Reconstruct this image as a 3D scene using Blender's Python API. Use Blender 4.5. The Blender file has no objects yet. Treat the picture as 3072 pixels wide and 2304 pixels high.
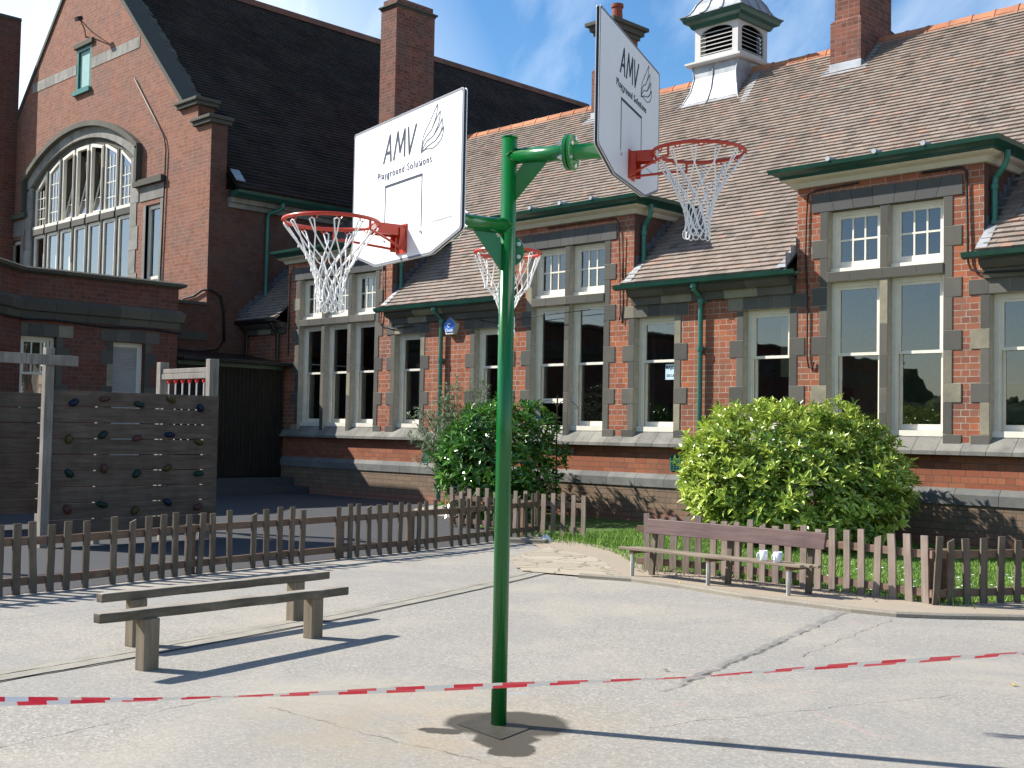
import bpy, bmesh, math, random
from math import sin, cos, pi, radians, sqrt, atan2
from mathutils import Vector, Matrix
from mathutils.geometry import tessellate_polygon
random.seed(7)
S = bpy.context.scene
# ------------------------------------------------------------------ camera, sky, sun, exposure
cam = bpy.data.cameras.new("camera"); camo = bpy.data.objects.new("camera", cam)
S.collection.objects.link(camo); S.camera = camo
cam.sensor_width = 36; cam.lens = 36 * 1200.6 / 1024; cam.clip_start = .05; cam.clip_end = 2000
_r = Vector((0.7075829, 0.70637797, 0.01888383)); _u = Vector((0.01483343, -0.04156602, 0.99902564)); _f = Vector((-0.70647464, 0.70661335, 0.03988941))
M = Matrix.Identity(4)
for i in range(3):
    M[i][0] = _r[i]; M[i][1] = _u[i]; M[i][2] = -_f[i]
M[0][3] = 0; M[1][3] = 0; M[2][3] = 1.5
camo.matrix_world = M
SUN_EL = radians(38); SUN_AZ = radians(29.05)          # light travels towards (+cos, +sin)
sund = bpy.data.lights.new("sun", 'SUN'); sund.energy = 5.0; sund.angle = radians(.53); sund.color = (1, .965, .90)
suno = bpy.data.objects.new("sun", sund); S.collection.objects.link(suno)
ld = Vector((cos(SUN_AZ) * cos(SUN_EL), sin(SUN_AZ) * cos(SUN_EL), -sin(SUN_EL)))
suno.rotation_euler = ld.to_track_quat('-Z', 'Y').to_euler()
W = bpy.data.worlds.new("World"); S.world = W; W.use_nodes = True
nt = W.node_tree; nt.nodes.clear()
def WN(t, **k):
    n = nt.nodes.new(t)
    for a, b in k.items(): setattr(n, a, b)
    return n
wo = WN('ShaderNodeOutputWorld'); bg = WN('ShaderNodeBackground'); sky = WN('ShaderNodeTexSky')
sky.sky_type = 'NISHITA'; sky.sun_disc = False; sky.sun_elevation = SUN_EL; sky.sun_rotation = radians(240.95)
sky.air_density = 1.0; sky.dust_density = .6; sky.ozone_density = 2.0
bg.inputs[1].default_value = .088
tc = WN('ShaderNodeTexCoord')
# thin cirrus: stretched noise over the sky direction
mp = WN('ShaderNodeMapping'); mp.inputs['Rotation'].default_value = (0, radians(35), radians(48)); mp.inputs['Scale'].default_value = (1.2, 5.5, 2.2)
nz = WN('ShaderNodeTexNoise'); nz.inputs['Scale'].default_value = 2.2; nz.inputs['Detail'].default_value = 7; nz.inputs['Roughness'].default_value = .55; nz.inputs['Distortion'].default_value = .5
rp = WN('ShaderNodeValToRGB'); rp.color_ramp.elements[0].position = .44; rp.color_ramp.elements[1].position = .76
nz2 = WN('ShaderNodeTexNoise'); nz2.inputs['Scale'].default_value = 1.6; nz2.inputs['Detail'].default_value = 2
rp2 = WN('ShaderNodeValToRGB'); rp2.color_ramp.elements[0].position = .35; rp2.color_ramp.elements[1].position = .7
# a broad veil of thin cloud over the west
dt = WN('ShaderNodeVectorMath', operation='DOT_PRODUCT'); dt.inputs[1].default_value = Vector((-.905, .40, .15)).normalized()
mr = WN('ShaderNodeMapRange'); mr.inputs[1].default_value = .93; mr.inputs[2].default_value = 1.0; mr.inputs[3].default_value = 0; mr.inputs[4].default_value = .8
m1 = WN('ShaderNodeMath', operation='MULTIPLY'); m2 = WN('ShaderNodeMath', operation='ADD', use_clamp=True); m3 = WN('ShaderNodeMath', operation='MULTIPLY')
mx = WN('ShaderNodeMixRGB'); mx.inputs[2].default_value = (8.2, 8.8, 9.4, 1)
hs = WN('ShaderNodeHueSaturation'); hs.inputs['Saturation'].default_value = 1.30; hs.inputs['Value'].default_value = 1.1
lk = nt.links.new
lk(tc.outputs['Generated'], mp.inputs[0]); lk(mp.outputs[0], nz.inputs[0]); lk(nz.outputs[0], rp.inputs[0])
lk(tc.outputs['Generated'], nz2.inputs[0]); lk(nz2.outputs[0], rp2.inputs[0]); lk(tc.outputs['Generated'], dt.inputs[0]); lk(dt.outputs['Value'], mr.inputs[0])
lk(rp.outputs[0], m1.inputs[0]); lk(rp2.outputs[0], m1.inputs[1]); lk(m1.outputs[0], m3.inputs[0]); m3.inputs[1].default_value = .95
lk(m3.outputs[0], m2.inputs[0]); lk(mr.outputs[0], m2.inputs[1])
lk(sky.outputs[0], hs.inputs['Color']); lk(hs.outputs[0], mx.inputs[1]); lk(m2.outputs[0], mx.inputs[0]); lk(mx.outputs[0], bg.inputs[0]); lk(bg.outputs[0], wo.inputs[0])
S.view_settings.view_transform = 'Standard'; S.view_settings.look = 'None'; S.view_settings.gamma = 1; S.view_settings.exposure = .9
S.view_settings.use_curve_mapping = False
S.render.engine = 'CYCLES'

# ------------------------------------------------------------------ materials
class NB:
    def __init__(s, name):
        s.m = bpy.data.materials.new(name); s.m.use_nodes = True; s.t = s.m.node_tree; s.p = s.t.nodes['Principled BSDF']; s.out = s.t.nodes['Material Output']
    def n(s, t, ins=None, **k):
        x = s.t.nodes.new(t)
        for a, b in k.items(): setattr(x, a, b)
        for a, b in (ins or {}).items(): s.i(x, a, b)
        return x
    def i(s, node, key, v):
        sock = node.inputs[key]
        if hasattr(v, 'is_linked') or isinstance(v, bpy.types.NodeSocket): s.t.links.new(v, sock)
        elif hasattr(v, 'outputs'): s.t.links.new(v.outputs[0], sock)
        else:
            if isinstance(v, tuple) and len(v) == 3 and sock.type == 'RGBA': v = (*v, 1)
            sock.default_value = v
    def pos(s, obj=False):
        if obj: return s.n('ShaderNodeTexCoord').outputs['Object']
        return s.n('ShaderNodeNewGeometry').outputs['Position']
    def map(s, v, sc=(1, 1, 1), loc=(0, 0, 0), rot=(0, 0, 0)):
        return s.n('ShaderNodeMapping', {'Vector': v, 'Scale': sc, 'Location': loc, 'Rotation': rot}).outputs[0]
    def noise(s, v, scale, detail=4, rough=.55, dist=0):
        return s.n('ShaderNodeTexNoise', {'Vector': v, 'Scale': scale, 'Detail': detail, 'Roughness': rough, 'Distortion': dist}).outputs[0]
    def ramp(s, f, *st):
        r = s.n('ShaderNodeValToRGB', {'Fac': f}); e = r.color_ramp.elements
        while len(e) < len(st): e.new(.5)
        for k, (p, c) in enumerate(st):
            e[k].position = p; e[k].color = (*c, 1) if isinstance(c, tuple) else (c, c, c, 1)
        return r.outputs[0]
    def mix(s, f, a, b, mode='MIX'):
        x = s.n('ShaderNodeMixRGB', blend_type=mode); s.i(x, 0, f); s.i(x, 1, a); s.i(x, 2, b); return x.outputs[0]
    def math(s, op, a, b=0, clamp=False):
        x = s.n('ShaderNodeMath', operation=op, use_clamp=clamp); s.i(x, 0, a); s.i(x, 1, b); return x.outputs[0]
    def tint(s): return s.n('ShaderNodeAttribute', attribute_name='tint').outputs['Fac']
    def bump(s, h, strength=.3, dist=.01):
        b = s.n('ShaderNodeBump', {'Height': h, 'Strength': strength, 'Distance': dist}); s.i(s.p, 'Normal', b)
    def fin(s, col, rough=.8, spec=.3, metal=0):
        s.i(s.p, 'Base Color', col); s.i(s.p, 'Roughness', rough); s.i(s.p, 'Specular IOR Level', spec); s.i(s.p, 'Metallic', metal); return s.m
def plain(name, col, rough=.5, spec=.4, metal=0, var=.12, sc=9):
    b = NB(name); v = b.pos(True); n = b.noise(v, sc, 5)
    c = b.mix(b.ramp(n, (.3, 0), (.7, 1)), tuple(x * (1 - var) for x in col), tuple(min(1, x * (1 + var)) for x in col))
    b.bump(b.noise(v, sc * 6, 3), .06, .004)
    return b.fin(c, rough, spec, metal)
def brick(name, c1, c2, mort, soot=(.10, .075, .065), sootamt=.5, mw=.011, h=.093, w=.245, blend=None):
    b = NB(name); P = b.pos()
    nrm = b.n('ShaderNodeNewGeometry').outputs['Normal']
    sp = b.n('ShaderNodeSeparateXYZ', {0: P}); sn = b.n('ShaderNodeSeparateXYZ', {0: nrm})
    ax = b.math('ABSOLUTE', sn.outputs[0]); sel = b.math('GREATER_THAN', ax, .6)
    hx = b.n('ShaderNodeMix', data_type='FLOAT', ); b.i(hx, 0, sel); b.i(hx, 2, sp.outputs[0]); b.i(hx, 3, sp.outputs[1])
    wob = b.math('MULTIPLY', b.math('SUBTRACT', b.noise(P, 11, 3), .5), .012)
    zz = b.math('ADD', b.math('ADD', sp.outputs[2], .025), wob); cv = b.n('ShaderNodeCombineXYZ'); b.i(cv, 0, b.math('ADD', hx.outputs[0], wob)); b.i(cv, 1, zz)
    bt = b.n('ShaderNodeTexBrick', {'Vector': cv.outputs[0], 'Scale': 1, 'Mortar Size': mw / 2, 'Mortar Smooth': .15, 'Bias': -.1, 'Brick Width': w, 'Row Height': h, 'Color1': (0, 0, 0), 'Color2': (1, 1, 1), 'Mortar': (.5, .5, .5)}, offset=.25, offset_frequency=2, squash=.52, squash_frequency=2)
    shade = b.math('MULTIPLY', bt.outputs[0], 1)
    n1 = b.noise(P, 1.3, 4); n2 = b.noise(P, 38, 4, .7)
    base = b.mix(shade, c1, c2)
    base = b.mix(b.ramp(n2, (.25, 0), (.8, 1)), b.mix(.35, base, soot), base)
    dark = b.math('MULTIPLY', b.ramp(n1, (.42, 0), (.72, 1)), sootamt)
    # single odd burnt bricks
    odd = b.ramp(bt.outputs[0], (.80, 0), (.93, 1))
    base = b.mix(b.math('MULTIPLY', odd, .55), base, soot)
    base = b.mix(dark, base, soot)
    if blend:  # (z0,z1,colour): weathering with a height of its own
        f = b.n('ShaderNodeMapRange', {0: sp.outputs[2], 1: blend[0], 2: blend[1]}).outputs[0]
        base = b.mix(b.math('MULTIPLY', f, b.ramp(b.noise(P, 5, 4), (.3, .2), (.6, 1))), base, blend[2])
    mcol = b.mix(b.ramp(b.noise(P, 6, 4), (.35, 0), (.7, 1)), mort, tuple(x * .5 for x in mort))
    col = b.mix(bt.outputs[1], base, mcol)
    hgt = b.math('SUBTRACT', b.math('MULTIPLY', n2, .35), bt.outputs[1])
    b.bump(hgt, .55, .008)
    return b.fin(col, .88, .2)
def stone(name, c1, c2, soot=(.06, .06, .055), amt=.5, yellow=None):
    b = NB(name); P = b.pos(); t = b.tint()
    base = b.mix(t, c1, c2); n = b.noise(P, 2.6, 6, .6)
    if yellow: base = b.mix(b.ramp(t, (.86, 0), (.9, 1)), base, yellow)
    base = b.mix(b.math('MULTIPLY', b.ramp(n, (.4, 0), (.68, 1)), amt), base, soot)
    base = b.mix(b.math('MULTIPLY', b.ramp(b.noise(P, 26, 5, .7), (.35, 0), (.75, 1)), .3), base, tuple(min(1, x * 1.5) for x in c1))
    b.bump(b.noise(P, 45, 5, .7), .35, .006)
    return b.fin(base, .85, .22)
def wood(name, c1, c2, axis=2, rough=.75, sc=1.0, moss=None, rand=True):
    b = NB(name); v = b.pos(True)
    if rand:
        r = b.n('ShaderNodeObjectInfo').outputs['Random']; cv = b.n('ShaderNodeCombineXYZ'); b.i(cv, 0, b.math('MULTIPLY', r, 37)); b.i(cv, 1, b.math('MULTIPLY', r, 11)); b.i(cv, 2, b.math('MULTIPLY', r, 23))
        v = b.n('ShaderNodeVectorMath', {0: v, 1: cv.outputs[0]}, operation='ADD').outputs[0]
    s = [26 * sc] * 3; s[axis] = 2.2 * sc
    g = b.noise(b.map(v, tuple(s)), 1, 6, .6, .4); big = b.noise(v, 3.5, 4)
    base = b.mix(b.ramp(g, (.3, 0), (.7, 1)), c1, c2)
    base = b.mix(b.math('MULTIPLY', b.ramp(big, (.4, 0), (.7, 1)), .45), base, tuple(x * .5 for x in c1))
    if moss: base = b.mix(b.math('MULTIPLY', b.ramp(b.noise(v, 6, 5), (.55, 0), (.75, 1)), .5), base, moss)
    if rand: base = b.mix(b.math('MULTIPLY', r, .35), base, tuple(x * .62 for x in c2))
    b.bump(g, .5, .004)
    return b.fin(base, rough, .25)
def leafmat(name, dark, light, var=None, rough=.35, spec=.5, vein=None):
    b = NB(name); t = b.tint(); v = b.pos(True)
    col = b.mix(t, dark, light)
    if var: col = b.mix(b.math('MULTIPLY', b.ramp(b.noise(v, 75, 2), (.5, 0), (.58, 1)), b.ramp(t, (.25, .15), (.7, 1))), col, var)
    b.fin(col, rough, spec)
    tr = b.n('ShaderNodeBsdfTranslucent', {'Color': b.mix(.5, col, light)}); ms = b.n('ShaderNodeMixShader'); b.i(ms, 0, .13)
    b.t.links.new(b.p.outputs[0], ms.inputs[1]); b.t.links.new(tr.outputs[0], ms.inputs[2]); b.t.links.new(ms.outputs[0], b.out.inputs[0])
    return b.m
MT = {}
MT['brick'] = brick('red_brick', (.285, .074, .032), (.46, .138, .056), (.38, .33, .26), sootamt=.55)
MT['brick_band'] = brick('orange_brick_band', (.29, .082, .038), (.40, .135, .058), (.14, .10, .07), sootamt=.3, mw=.009)
MT['brick_base'] = brick('weathered_base_brick', (.20, .135, .085), (.28, .185, .115), (.12, .10, .075), sootamt=.35, blend=(.30, .05, (.33, .13, .085)))
MT['brick_hall'] = brick('hall_brick', (.225, .075, .040), (.34, .125, .068), (.30, .245, .195), sootamt=.45, mw=.010)
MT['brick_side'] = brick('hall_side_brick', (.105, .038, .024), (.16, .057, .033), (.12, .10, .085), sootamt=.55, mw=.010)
MT['brick_chim'] = brick('chimney_brick', (.13, .040, .026), (.27, .085, .052), (.24, .18, .14), sootamt=.7, mw=.012)
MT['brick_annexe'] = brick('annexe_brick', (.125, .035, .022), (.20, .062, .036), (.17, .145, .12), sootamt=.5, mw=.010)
MT['stone'] = stone('grey_sandstone', (.068, .064, .055), (.148, .134, .108), yellow=(.29, .255, .175), amt=.45)
MT['mortar'] = plain('pale_lime_mortar', (.34, .31, .25), .9, .1)
MT['stone_dk'] = stone('sooty_sandstone', (.062, .061, .06), (.10, .097, .09), amt=.35)
MT['stone_sill'] = stone('sill_sandstone', (.17, .162, .143), (.25, .235, .20), amt=.6); MT['stone_plinth'] = stone('plinth_sandstone', (.13, .128, .12), (.19, .185, .168), amt=.55)
MT['stone_hall'] = stone('hall_sandstone', (.20, .19, .168), (.29, .275, .24), amt=.5)
MT['coping'] = stone('dark_coping', (.075, .070, .054), (.125, .115, .088), amt=.5)
MT['white'] = plain('white_window_paint', (.70, .65, .54), .45, .4, var=.07, sc=5)
MT['cream'] = plain('cream_cornice_paint', (.50, .44, .33), .55, .3, var=.06)
MT['green_gutter'] = plain('dark_green_gutter_paint', (.012, .060, .042), .32, .5, var=.2, sc=4)
MT['green_pipe'] = plain('green_pipe_paint', (.025, .14, .10), .3, .5, var=.15, sc=4)
MT['green_post'] = plain('bright_green_gloss_paint', (.004, .118, .021), .19, .55, var=.05, sc=3)
MT['red'] = plain('orange_red_gloss_paint', (.46, .038, .012), .28, .5, var=.08)
MT['steel'] = plain('galvanised_steel', (.62, .63, .64), .3, .5, 1, var=.08)
MT['black'] = plain('black_plastic', (.012, .012, .013), .35, .4)
MT['cable'] = plain('black_cable', (.015, .012, .012), .5, .3)
MT['board_white'] = plain('white_board_plastic', (.80, .80, .80), .38, .4, var=.01)
MT['board_pale'] = plain('pale_engraving', (.62, .62, .62), .5, .3); MT['board_grey'] = plain('engraved_grey', (.16, .17, .19), .5, .3, var=.05)
MT['net'] = plain('white_net_cord', (.80, .79, .76), .7, .2, var=.05)
MT['lead'] = plain('lead_sheet', (.32, .335, .35), .5, .4, .2, var=.3, sc=3); MT['lead_dark'] = plain('weathered_lead', (.10, .105, .115), .55, .4, .1, var=.3, sc=5)
MT['louvre'] = plain('white_louvre_paint', (.50, .48, .45), .5, .3, var=.06, sc=3)
MT['dark'] = plain('dark_void', (.008, .008, .008), .9, .05)
MT['ridge'] = stone('terracotta_ridge', (.37, .14, .070), (.52, .225, .115), soot=(.15, .10, .07), amt=.6); MT['ridge_dark'] = stone('weathered_ridge', (.16, .065, .040), (.24, .10, .06), amt=.5); MT['pot'] = stone('red_clay_pot', (.25, .06, .035), (.32, .09, .05), amt=.4)
MT['net_red'] = plain('red_plastic', (.55, .03, .025), .4, .4)
MT['inner_wall'] = plain('cream_classroom_wall', (.62, .60, .40), .9, .1, var=.1)
MT['inner_dark'] = plain('dark_classroom_wall', (.10, .095, .085), .9, .1)
MT['inner_floor'] = plain('classroom_floor', (.20, .15, .11), .7, .2)
MT['inner_pink'] = plain('pink_display_board', (.32, .03, .07), .9, .1)
MT['inner_blue'] = plain('blue_display_board', (.05, .14, .36), .9, .1)
MT['alarm_blue'] = plain('blue_alarm_face', (.02, .14, .56), .4, .4, var=.04)
MT['alarm_box'] = plain('grey_alarm_box', (.55, .53, .47), .5, .3)
MT['vent'] = plain('green_vent_paint', (.02, .12, .09), .5, .3)
MT['curtain'] = plain('dim_curtain', (.18, .19, .2), .9, .1)
MT['conduit'] = plain('grey_conduit', (.30, .27, .24), .6, .2)
MT['hallglass'] = None
def glassmat():
    b = NB('window_glass'); b.t.nodes.remove(b.p)
    fr = b.n('ShaderNodeFresnel', {'IOR': 1.55}); f2 = b.math('ADD', b.math('MULTIPLY', fr.outputs[0], 2.1), .03, True)
    v = b.pos(); nn = b.noise(v, 1.7, 2); bp = b.n('ShaderNodeBump', {'Height': nn, 'Strength': .06, 'Distance': .02})
    gl = b.n('ShaderNodeBsdfGlossy', {'Color': (.95, .97, 1), 'Roughness': .01}); b.i(gl, 'Normal', bp)
    tr = b.n('ShaderNodeBsdfTransparent', {'Color': (.68, .72, .68)})
    ms = b.n('ShaderNodeMixShader'); b.i(ms, 0, f2); b.t.links.new(tr.outputs[0], ms.inputs[1]); b.t.links.new(gl.outputs[0], ms.inputs[2]); b.t.links.new(ms.outputs[0], b.out.inputs[0])
    return b.m
MT['glass'] = glassmat()
def tilemat(name, cols, lich=(.30, .285, .25), la=.35, sootamt=.3):
    b = NB(name); P = b.pos(); t = b.tint()
    st = [(i / (len(cols) - 1), c) for i, c in enumerate(cols)]
    base = b.ramp(t, *st)
    big = b.noise(P, .8, 5, .6)
    base = b.mix(b.math('MULTIPLY', b.ramp(big, (.42, 0), (.7, 1)), sootamt), base, (.13, .11, .09))
    base = b.mix(b.math('MULTIPLY', b.ramp(b.noise(P, 17, 6, .75), (.55, 0), (.72, 1)), la), base, lich)
    stn = b.noise(b.map(P, (1.6, .35, .35)), 1.4, 6, .65, .5)
    base = b.mix(b.math('MULTIPLY', b.ramp(stn, (.48, 0), (.70, 1)), .32), base, tuple(x * .42 for x in cols[0]))
    base = b.mix(b.math('MULTIPLY', b.ramp(b.noise(P, 3.1, 5, .7), (.60, 0), (.72, 1)), la), base, tuple(x * 1.1 for x in lich))
    b.bump(b.noise(P, 60, 4), .3, .004)
    return b.fin(base, .85, .18)
MT['tile'] = tilemat('brown_clay_tiles', [(.165, .140, .118), (.235, .190, .158), (.29, .222, .178), (.27, .23, .195), (.31, .225, .178), (.38, .22, .16)], la=.36)
MT['tile_dark'] = tilemat('dark_hall_tiles', [(.016, .012, .010), (.024, .017, .014), (.034, .022, .017), (.020, .015, .012), (.048, .026, .019), (.030, .020, .015)], la=.06, sootamt=.2, lich=(.12, .12, .11))
def asphalt():
    b = NB('playground_asphalt'); P = b.pos()
    fine = b.noise(P, 190, 3, .7); mid = b.noise(P, 24, 5, .6); big = b.noise(P, .45, 6, .65, .3); sandm = b.noise(P, .8, 6, .65, .4)
    vc = b.n('ShaderNodeSeparateColor', {0: b.n('ShaderNodeTexVoronoi', {'Vector': P, 'Scale': 80}).outputs[1]}).outputs[0]
    c = b.mix(b.ramp(fine, (.3, 0), (.7, 1)), (.180, .166, .142), (.385, .355, .307))
    c = b.mix(b.math('MULTIPLY', b.ramp(vc, (.6, 0), (.97, 1)), .5), c, (.54, .50, .435))
    c = b.mix(b.math('MULTIPLY', b.ramp(vc, (.03, 1), (.22, 0)), .45), c, (.12, .11, .095))
    c = b.mix(b.math('MULTIPLY', b.ramp(mid, (.38, 1), (.58, 0)), .22), c, (.20, .185, .16))
    c = b.mix(b.math('MULTIPLY', b.ramp(big, (.38, 0), (.62, 1)), .5), c, (.25, .24, .222))
    c = b.mix(b.math('MULTIPLY', b.ramp(sandm, (.47, 0), (.66, 1)), .5), c, (.39, .345, .275))
    nd = b.n('ShaderNodeTexNoise', {'Vector': P, 'Scale': 4.5, 'Detail': 5, 'Roughness': .6}).outputs[1]
    PD = b.n('ShaderNodeVectorMath', {0: P, 1: b.n('ShaderNodeVectorMath', {0: b.n('ShaderNodeVectorMath', {0: nd, 1: (.5, .5, .5)}, operation='SUBTRACT').outputs[0], 'Scale': .16}, operation='SCALE').outputs[0]}, operation='ADD').outputs[0]
    def rot(src, p, q):
        ang = -atan2(q[1] - p[1], q[0] - p[0]); v = b.n('ShaderNodeVectorMath', {0: src, 1: (p[0], p[1], 0)}, operation='SUBTRACT').outputs[0]
        v = b.n('ShaderNodeVectorRotate', {'Vector': v, 'Axis': (0, 0, 1), 'Angle': ang}).outputs[0]
        return b.n('ShaderNodeSeparateXYZ', {0: v}), sqrt((q[0] - p[0]) ** 2 + (q[1] - p[1]) ** 2)
    def seg(p, q, w, soft=.6, src=None):
        s_, L = rot(src or PD, p, q); d = b.math('ABSOLUTE', s_.outputs[1])
        m = b.n('ShaderNodeMapRange', {0: d, 1: w * (1 + soft), 2: w * (1 - soft * .5)}).outputs[0]
        e = b.math('MULTIPLY', b.math('GREATER_THAN', s_.outputs[0], 0), b.math('LESS_THAN', s_.outputs[0], L)); return b.math('MULTIPLY', m, e)
    def mx_(lst):
        r = lst[0]
        for k in lst[1:]: r = b.math('MAXIMUM', r, k)
        return r
    brk = b.ramp(b.noise(P, 7, 4), (.38, .25), (.58, 1))
    rep_ = mx_([seg((-5.33, 9.42), (-4.88, 7.7), .040, .25), seg((-4.88, 7.72), (-4.42, 5.9), .036, .25)])
    c = b.mix(b.math('MULTIPLY', rep_, b.math('MULTIPLY', brk, .75)), c, b.mix(fine, (.12, .118, .11), (.21, .205, .19)))
    thin = mx_([seg((-5.285, 9.42), (-4.84, 7.7), .010, .3), seg((-4.84, 7.72), (-4.34, 5.66), .016, .3), seg((-4.85, 9.33), (-4.43, 7.27), .005), seg((-5.5, 3.72), (-4.6, 3.76), .005), seg((-4.6, 3.76), (-3.6, 3.9), .006), seg((-5.45, 1.4), (-5.86, 3.6), .0045), seg((-9.15, 3.2), (-9.35, 4.9), .005), seg((-3.9, 4.9), (-3.2, 6.9), .0035), seg((-5.8, 5.2), (-4.9, 5.15), .0035)])
    c = b.mix(b.math('MULTIPLY', thin, b.math('MULTIPLY', brk, .85)), c, (.055, .05, .045))
    spots = []
    for (x, y, r) in ((-4.60, 3.86, .035), (-5.46, 4.56, .025), (-3.45, 4.95, .09), (-3.2, 5.05, .06), (-2.6, 4.4, .10)):
        d = b.n('ShaderNodeVectorMath', {0: PD, 1: (x, y, 0)}, operation='DISTANCE').outputs['Value']; spots.append(b.n('ShaderNodeMapRange', {0: d, 1: r * 1.5, 2: r * .5}).outputs[0])
    c = b.mix(b.math('MULTIPLY', mx_(spots), .55), c, (.14, .125, .10))
    # sandy wash and damp ring left by the fresh footing
    sp = b.n('ShaderNodeVectorMath', {0: PD, 1: (-4.55, 4.1, 0)}, operation='DISTANCE').outputs['Value']
    c = b.mix(b.math('MULTIPLY', b.math('MULTIPLY', b.n('ShaderNodeMapRange', {0: sp, 1: 1.3, 2: .2}).outputs[0], .65), b.ramp(b.noise(P, 3, 5), (.35, .2), (.65, 1))), c, (.34, .265, .165))
    def blob(x, y, rx, ry, ang):
        v = b.n('ShaderNodeVectorMath', {0: PD, 1: (x, y, 0)}, operation='SUBTRACT').outputs[0]; v = b.n('ShaderNodeVectorRotate', {'Vector': v, 'Axis': (0, 0, 1), 'Angle': -ang}).outputs[0]
        v = b.n('ShaderNodeVectorMath', {0: v, 1: (1 / rx, 1 / ry, 0)}, operation='MULTIPLY').outputs[0]; d = b.n('ShaderNodeVectorMath', {0: v}, operation='LENGTH').outputs['Value']
        return b.n('ShaderNodeMapRange', {0: d, 1: 1.08, 2: .92}).outputs[0]
    wet = mx_([blob(-4.40, 4.42, .33, .27, radians(45)), blob(-4.20, 4.20, .20, .15, radians(-45)), blob(-4.52, 4.06, .12, .06, radians(40)), blob(-4.02, 4.08, .10, .12, 0)])
    c = b.mix(b.math('MULTIPLY', wet, .93), c, b.mix(fine, (.036, .031, .023), (.088, .076, .056)))
    for mk, col, lst in ((.5, (.52, .26, .22), [seg((-4.62, 6.32), (-4.3, 6.37), .010), seg((-4.1, 6.3), (-3.7, 6.3), .008), seg((-4.2, 5.45), (-4.05, 5.46), .012), seg((-3.55, 5.9), (-2.95, 5.65), .009), seg((-5.2, 9.1), (-4.7, 8.9), .010)]), (.5, (.25, .37, .50), [seg((-5.13, 4.98), (-5.03, 5.03), .02), seg((-4.97, 4.92), (-4.84, 5.0), .018)])):
        c = b.mix(b.math('MULTIPLY', b.math('MULTIPLY', mx_(lst), b.ramp(b.noise(P, 30, 3), (.4, .1), (.6, 1))), mk), c, col)
    b.bump(b.math('ADD', b.math('MULTIPLY', fine, .6), b.math('MULTIPLY', vc, .6)), .3, .004)
    rg_ = b.math('SUBTRACT', .92, b.math('MULTIPLY', wet, .42))
    return b.fin(c, rg_, .22)
MT['asphalt'] = asphalt()
def grainy(name, c1, c2, c3, sc=120, bs=.5):
    b = NB(name); P = b.pos(); n = b.noise(P, sc, 4, .7); m = b.noise(P, 4, 5, .6)
    c = b.mix(b.ramp(n, (.3, 0), (.7, 1)), c1, c2); c = b.mix(b.math('MULTIPLY', b.ramp(m, (.4, 0), (.65, 1)), .6), c, c3)
    b.bump(n, bs, .005); return b.fin(c, .92, .15)
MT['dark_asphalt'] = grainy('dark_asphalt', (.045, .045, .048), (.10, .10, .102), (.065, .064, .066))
MT['crack'] = grainy('crack_tar', (.085, .082, .08), (.19, .18, .165), (.20, .185, .16))
MT['sand'] = grainy('sandy_dirt', (.26, .21, .155), (.42, .345, .26), (.30, .26, .205), 70)
MT['soil'] = grainy('bed_soil', (.05, .04, .03), (.12, .095, .07), (.08, .065, .045), 60)
MT['concrete'] = grainy('pale_concrete', (.25, .23, .19), (.38, .35, .29), (.20, .185, .155), 70, .3); MT['joint'] = grainy('worn_joint', (.12, .115, .10), (.26, .24, .21), (.28, .255, .22), 60, .3)
MT['kerb'] = grainy('kerb_concrete', (.20, .178, .142), (.33, .295, .238), (.24, .205, .155), 60, .4)
MT['wet'] = grainy('wet_asphalt', (.11, .095, .07), (.22, .19, .14), (.14, .12, .09), 110); MT['wet'].node_tree.nodes['Principled BSDF'].inputs['Roughness'].default_value = .45
MT['slab'] = grainy('damp_concrete_slab', (.055, .050, .040), (.095, .086, .069), (.045, .04, .031), 40, .2); MT['slab'].node_tree.nodes['Principled BSDF'].inputs['Roughness'].default_value = .3
MT['turf'] = grainy('turf', (.05, .10, .02), (.09, .17, .035), (.10, .11, .05), 60)
def paving():
    b = NB('crazy_paving'); P = b.pos(); s = b.map(P, (2.3, 2.3, 0))
    s = b.n('ShaderNodeVectorMath', {0: s, 1: b.n('ShaderNodeTexNoise', {'Vector': P, 'Scale': 3}).outputs[1]}, operation='ADD').outputs[0]
    e = b.n('ShaderNodeTexVoronoi', {'Vector': s, 'Scale': 1}, feature='DISTANCE_TO_EDGE').outputs[0]
    cl = b.n('ShaderNodeTexVoronoi', {'Vector': s, 'Scale': 1}).outputs[1]
    v = b.n('ShaderNodeSeparateColor', {0: cl}).outputs[0]
    c = b.mix(v, (.30, .262, .20), (.40, .352, .268)); c = b.mix(b.math('MULTIPLY', b.noise(P, 40, 4), .4), c, (.34, .28, .20))
    c = b.mix(b.ramp(e, (.012, 1), (.035, 0)), c, (.20, .16, .11)); b.bump(b.ramp(e, (.0, 0), (.05, 1)), .6, .01)
    return b.fin(c, .85, .2)
MT['paving'] = paving()
MT['picket'] = wood('weathered_picket_wood', (.085, .064, .047), (.21, .165, .122), 2, moss=(.16, .15, .10))
MT['rail'] = wood('fence_rail_wood', (.13, .08, .055), (.24, .155, .105), 1)
MT['railx'] = wood('fence_rail_wood_x', (.13, .08, .055), (.26, .175, .12), 0)
MT['picket_grey'] = wood('grey_brown_picket_wood', (.19, .14, .115), (.36, .285, .23), 2, moss=(.2, .18, .13))
MT['beam_top'] = wood('sunlit_beam_top', (.24, .205, .16), (.42, .37, .30), 1, moss=(.14, .12, .09))  # sunlight on the weathered beam tops put into a paler wood colour
MT['beam'] = wood('weathered_shaded_beam_wood', (.085, .070, .050), (.20, .168, .125), 1, moss=(.10, .085, .06))  # mossy weathered wood, also darkened to carry the shade on the beam sides
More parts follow.
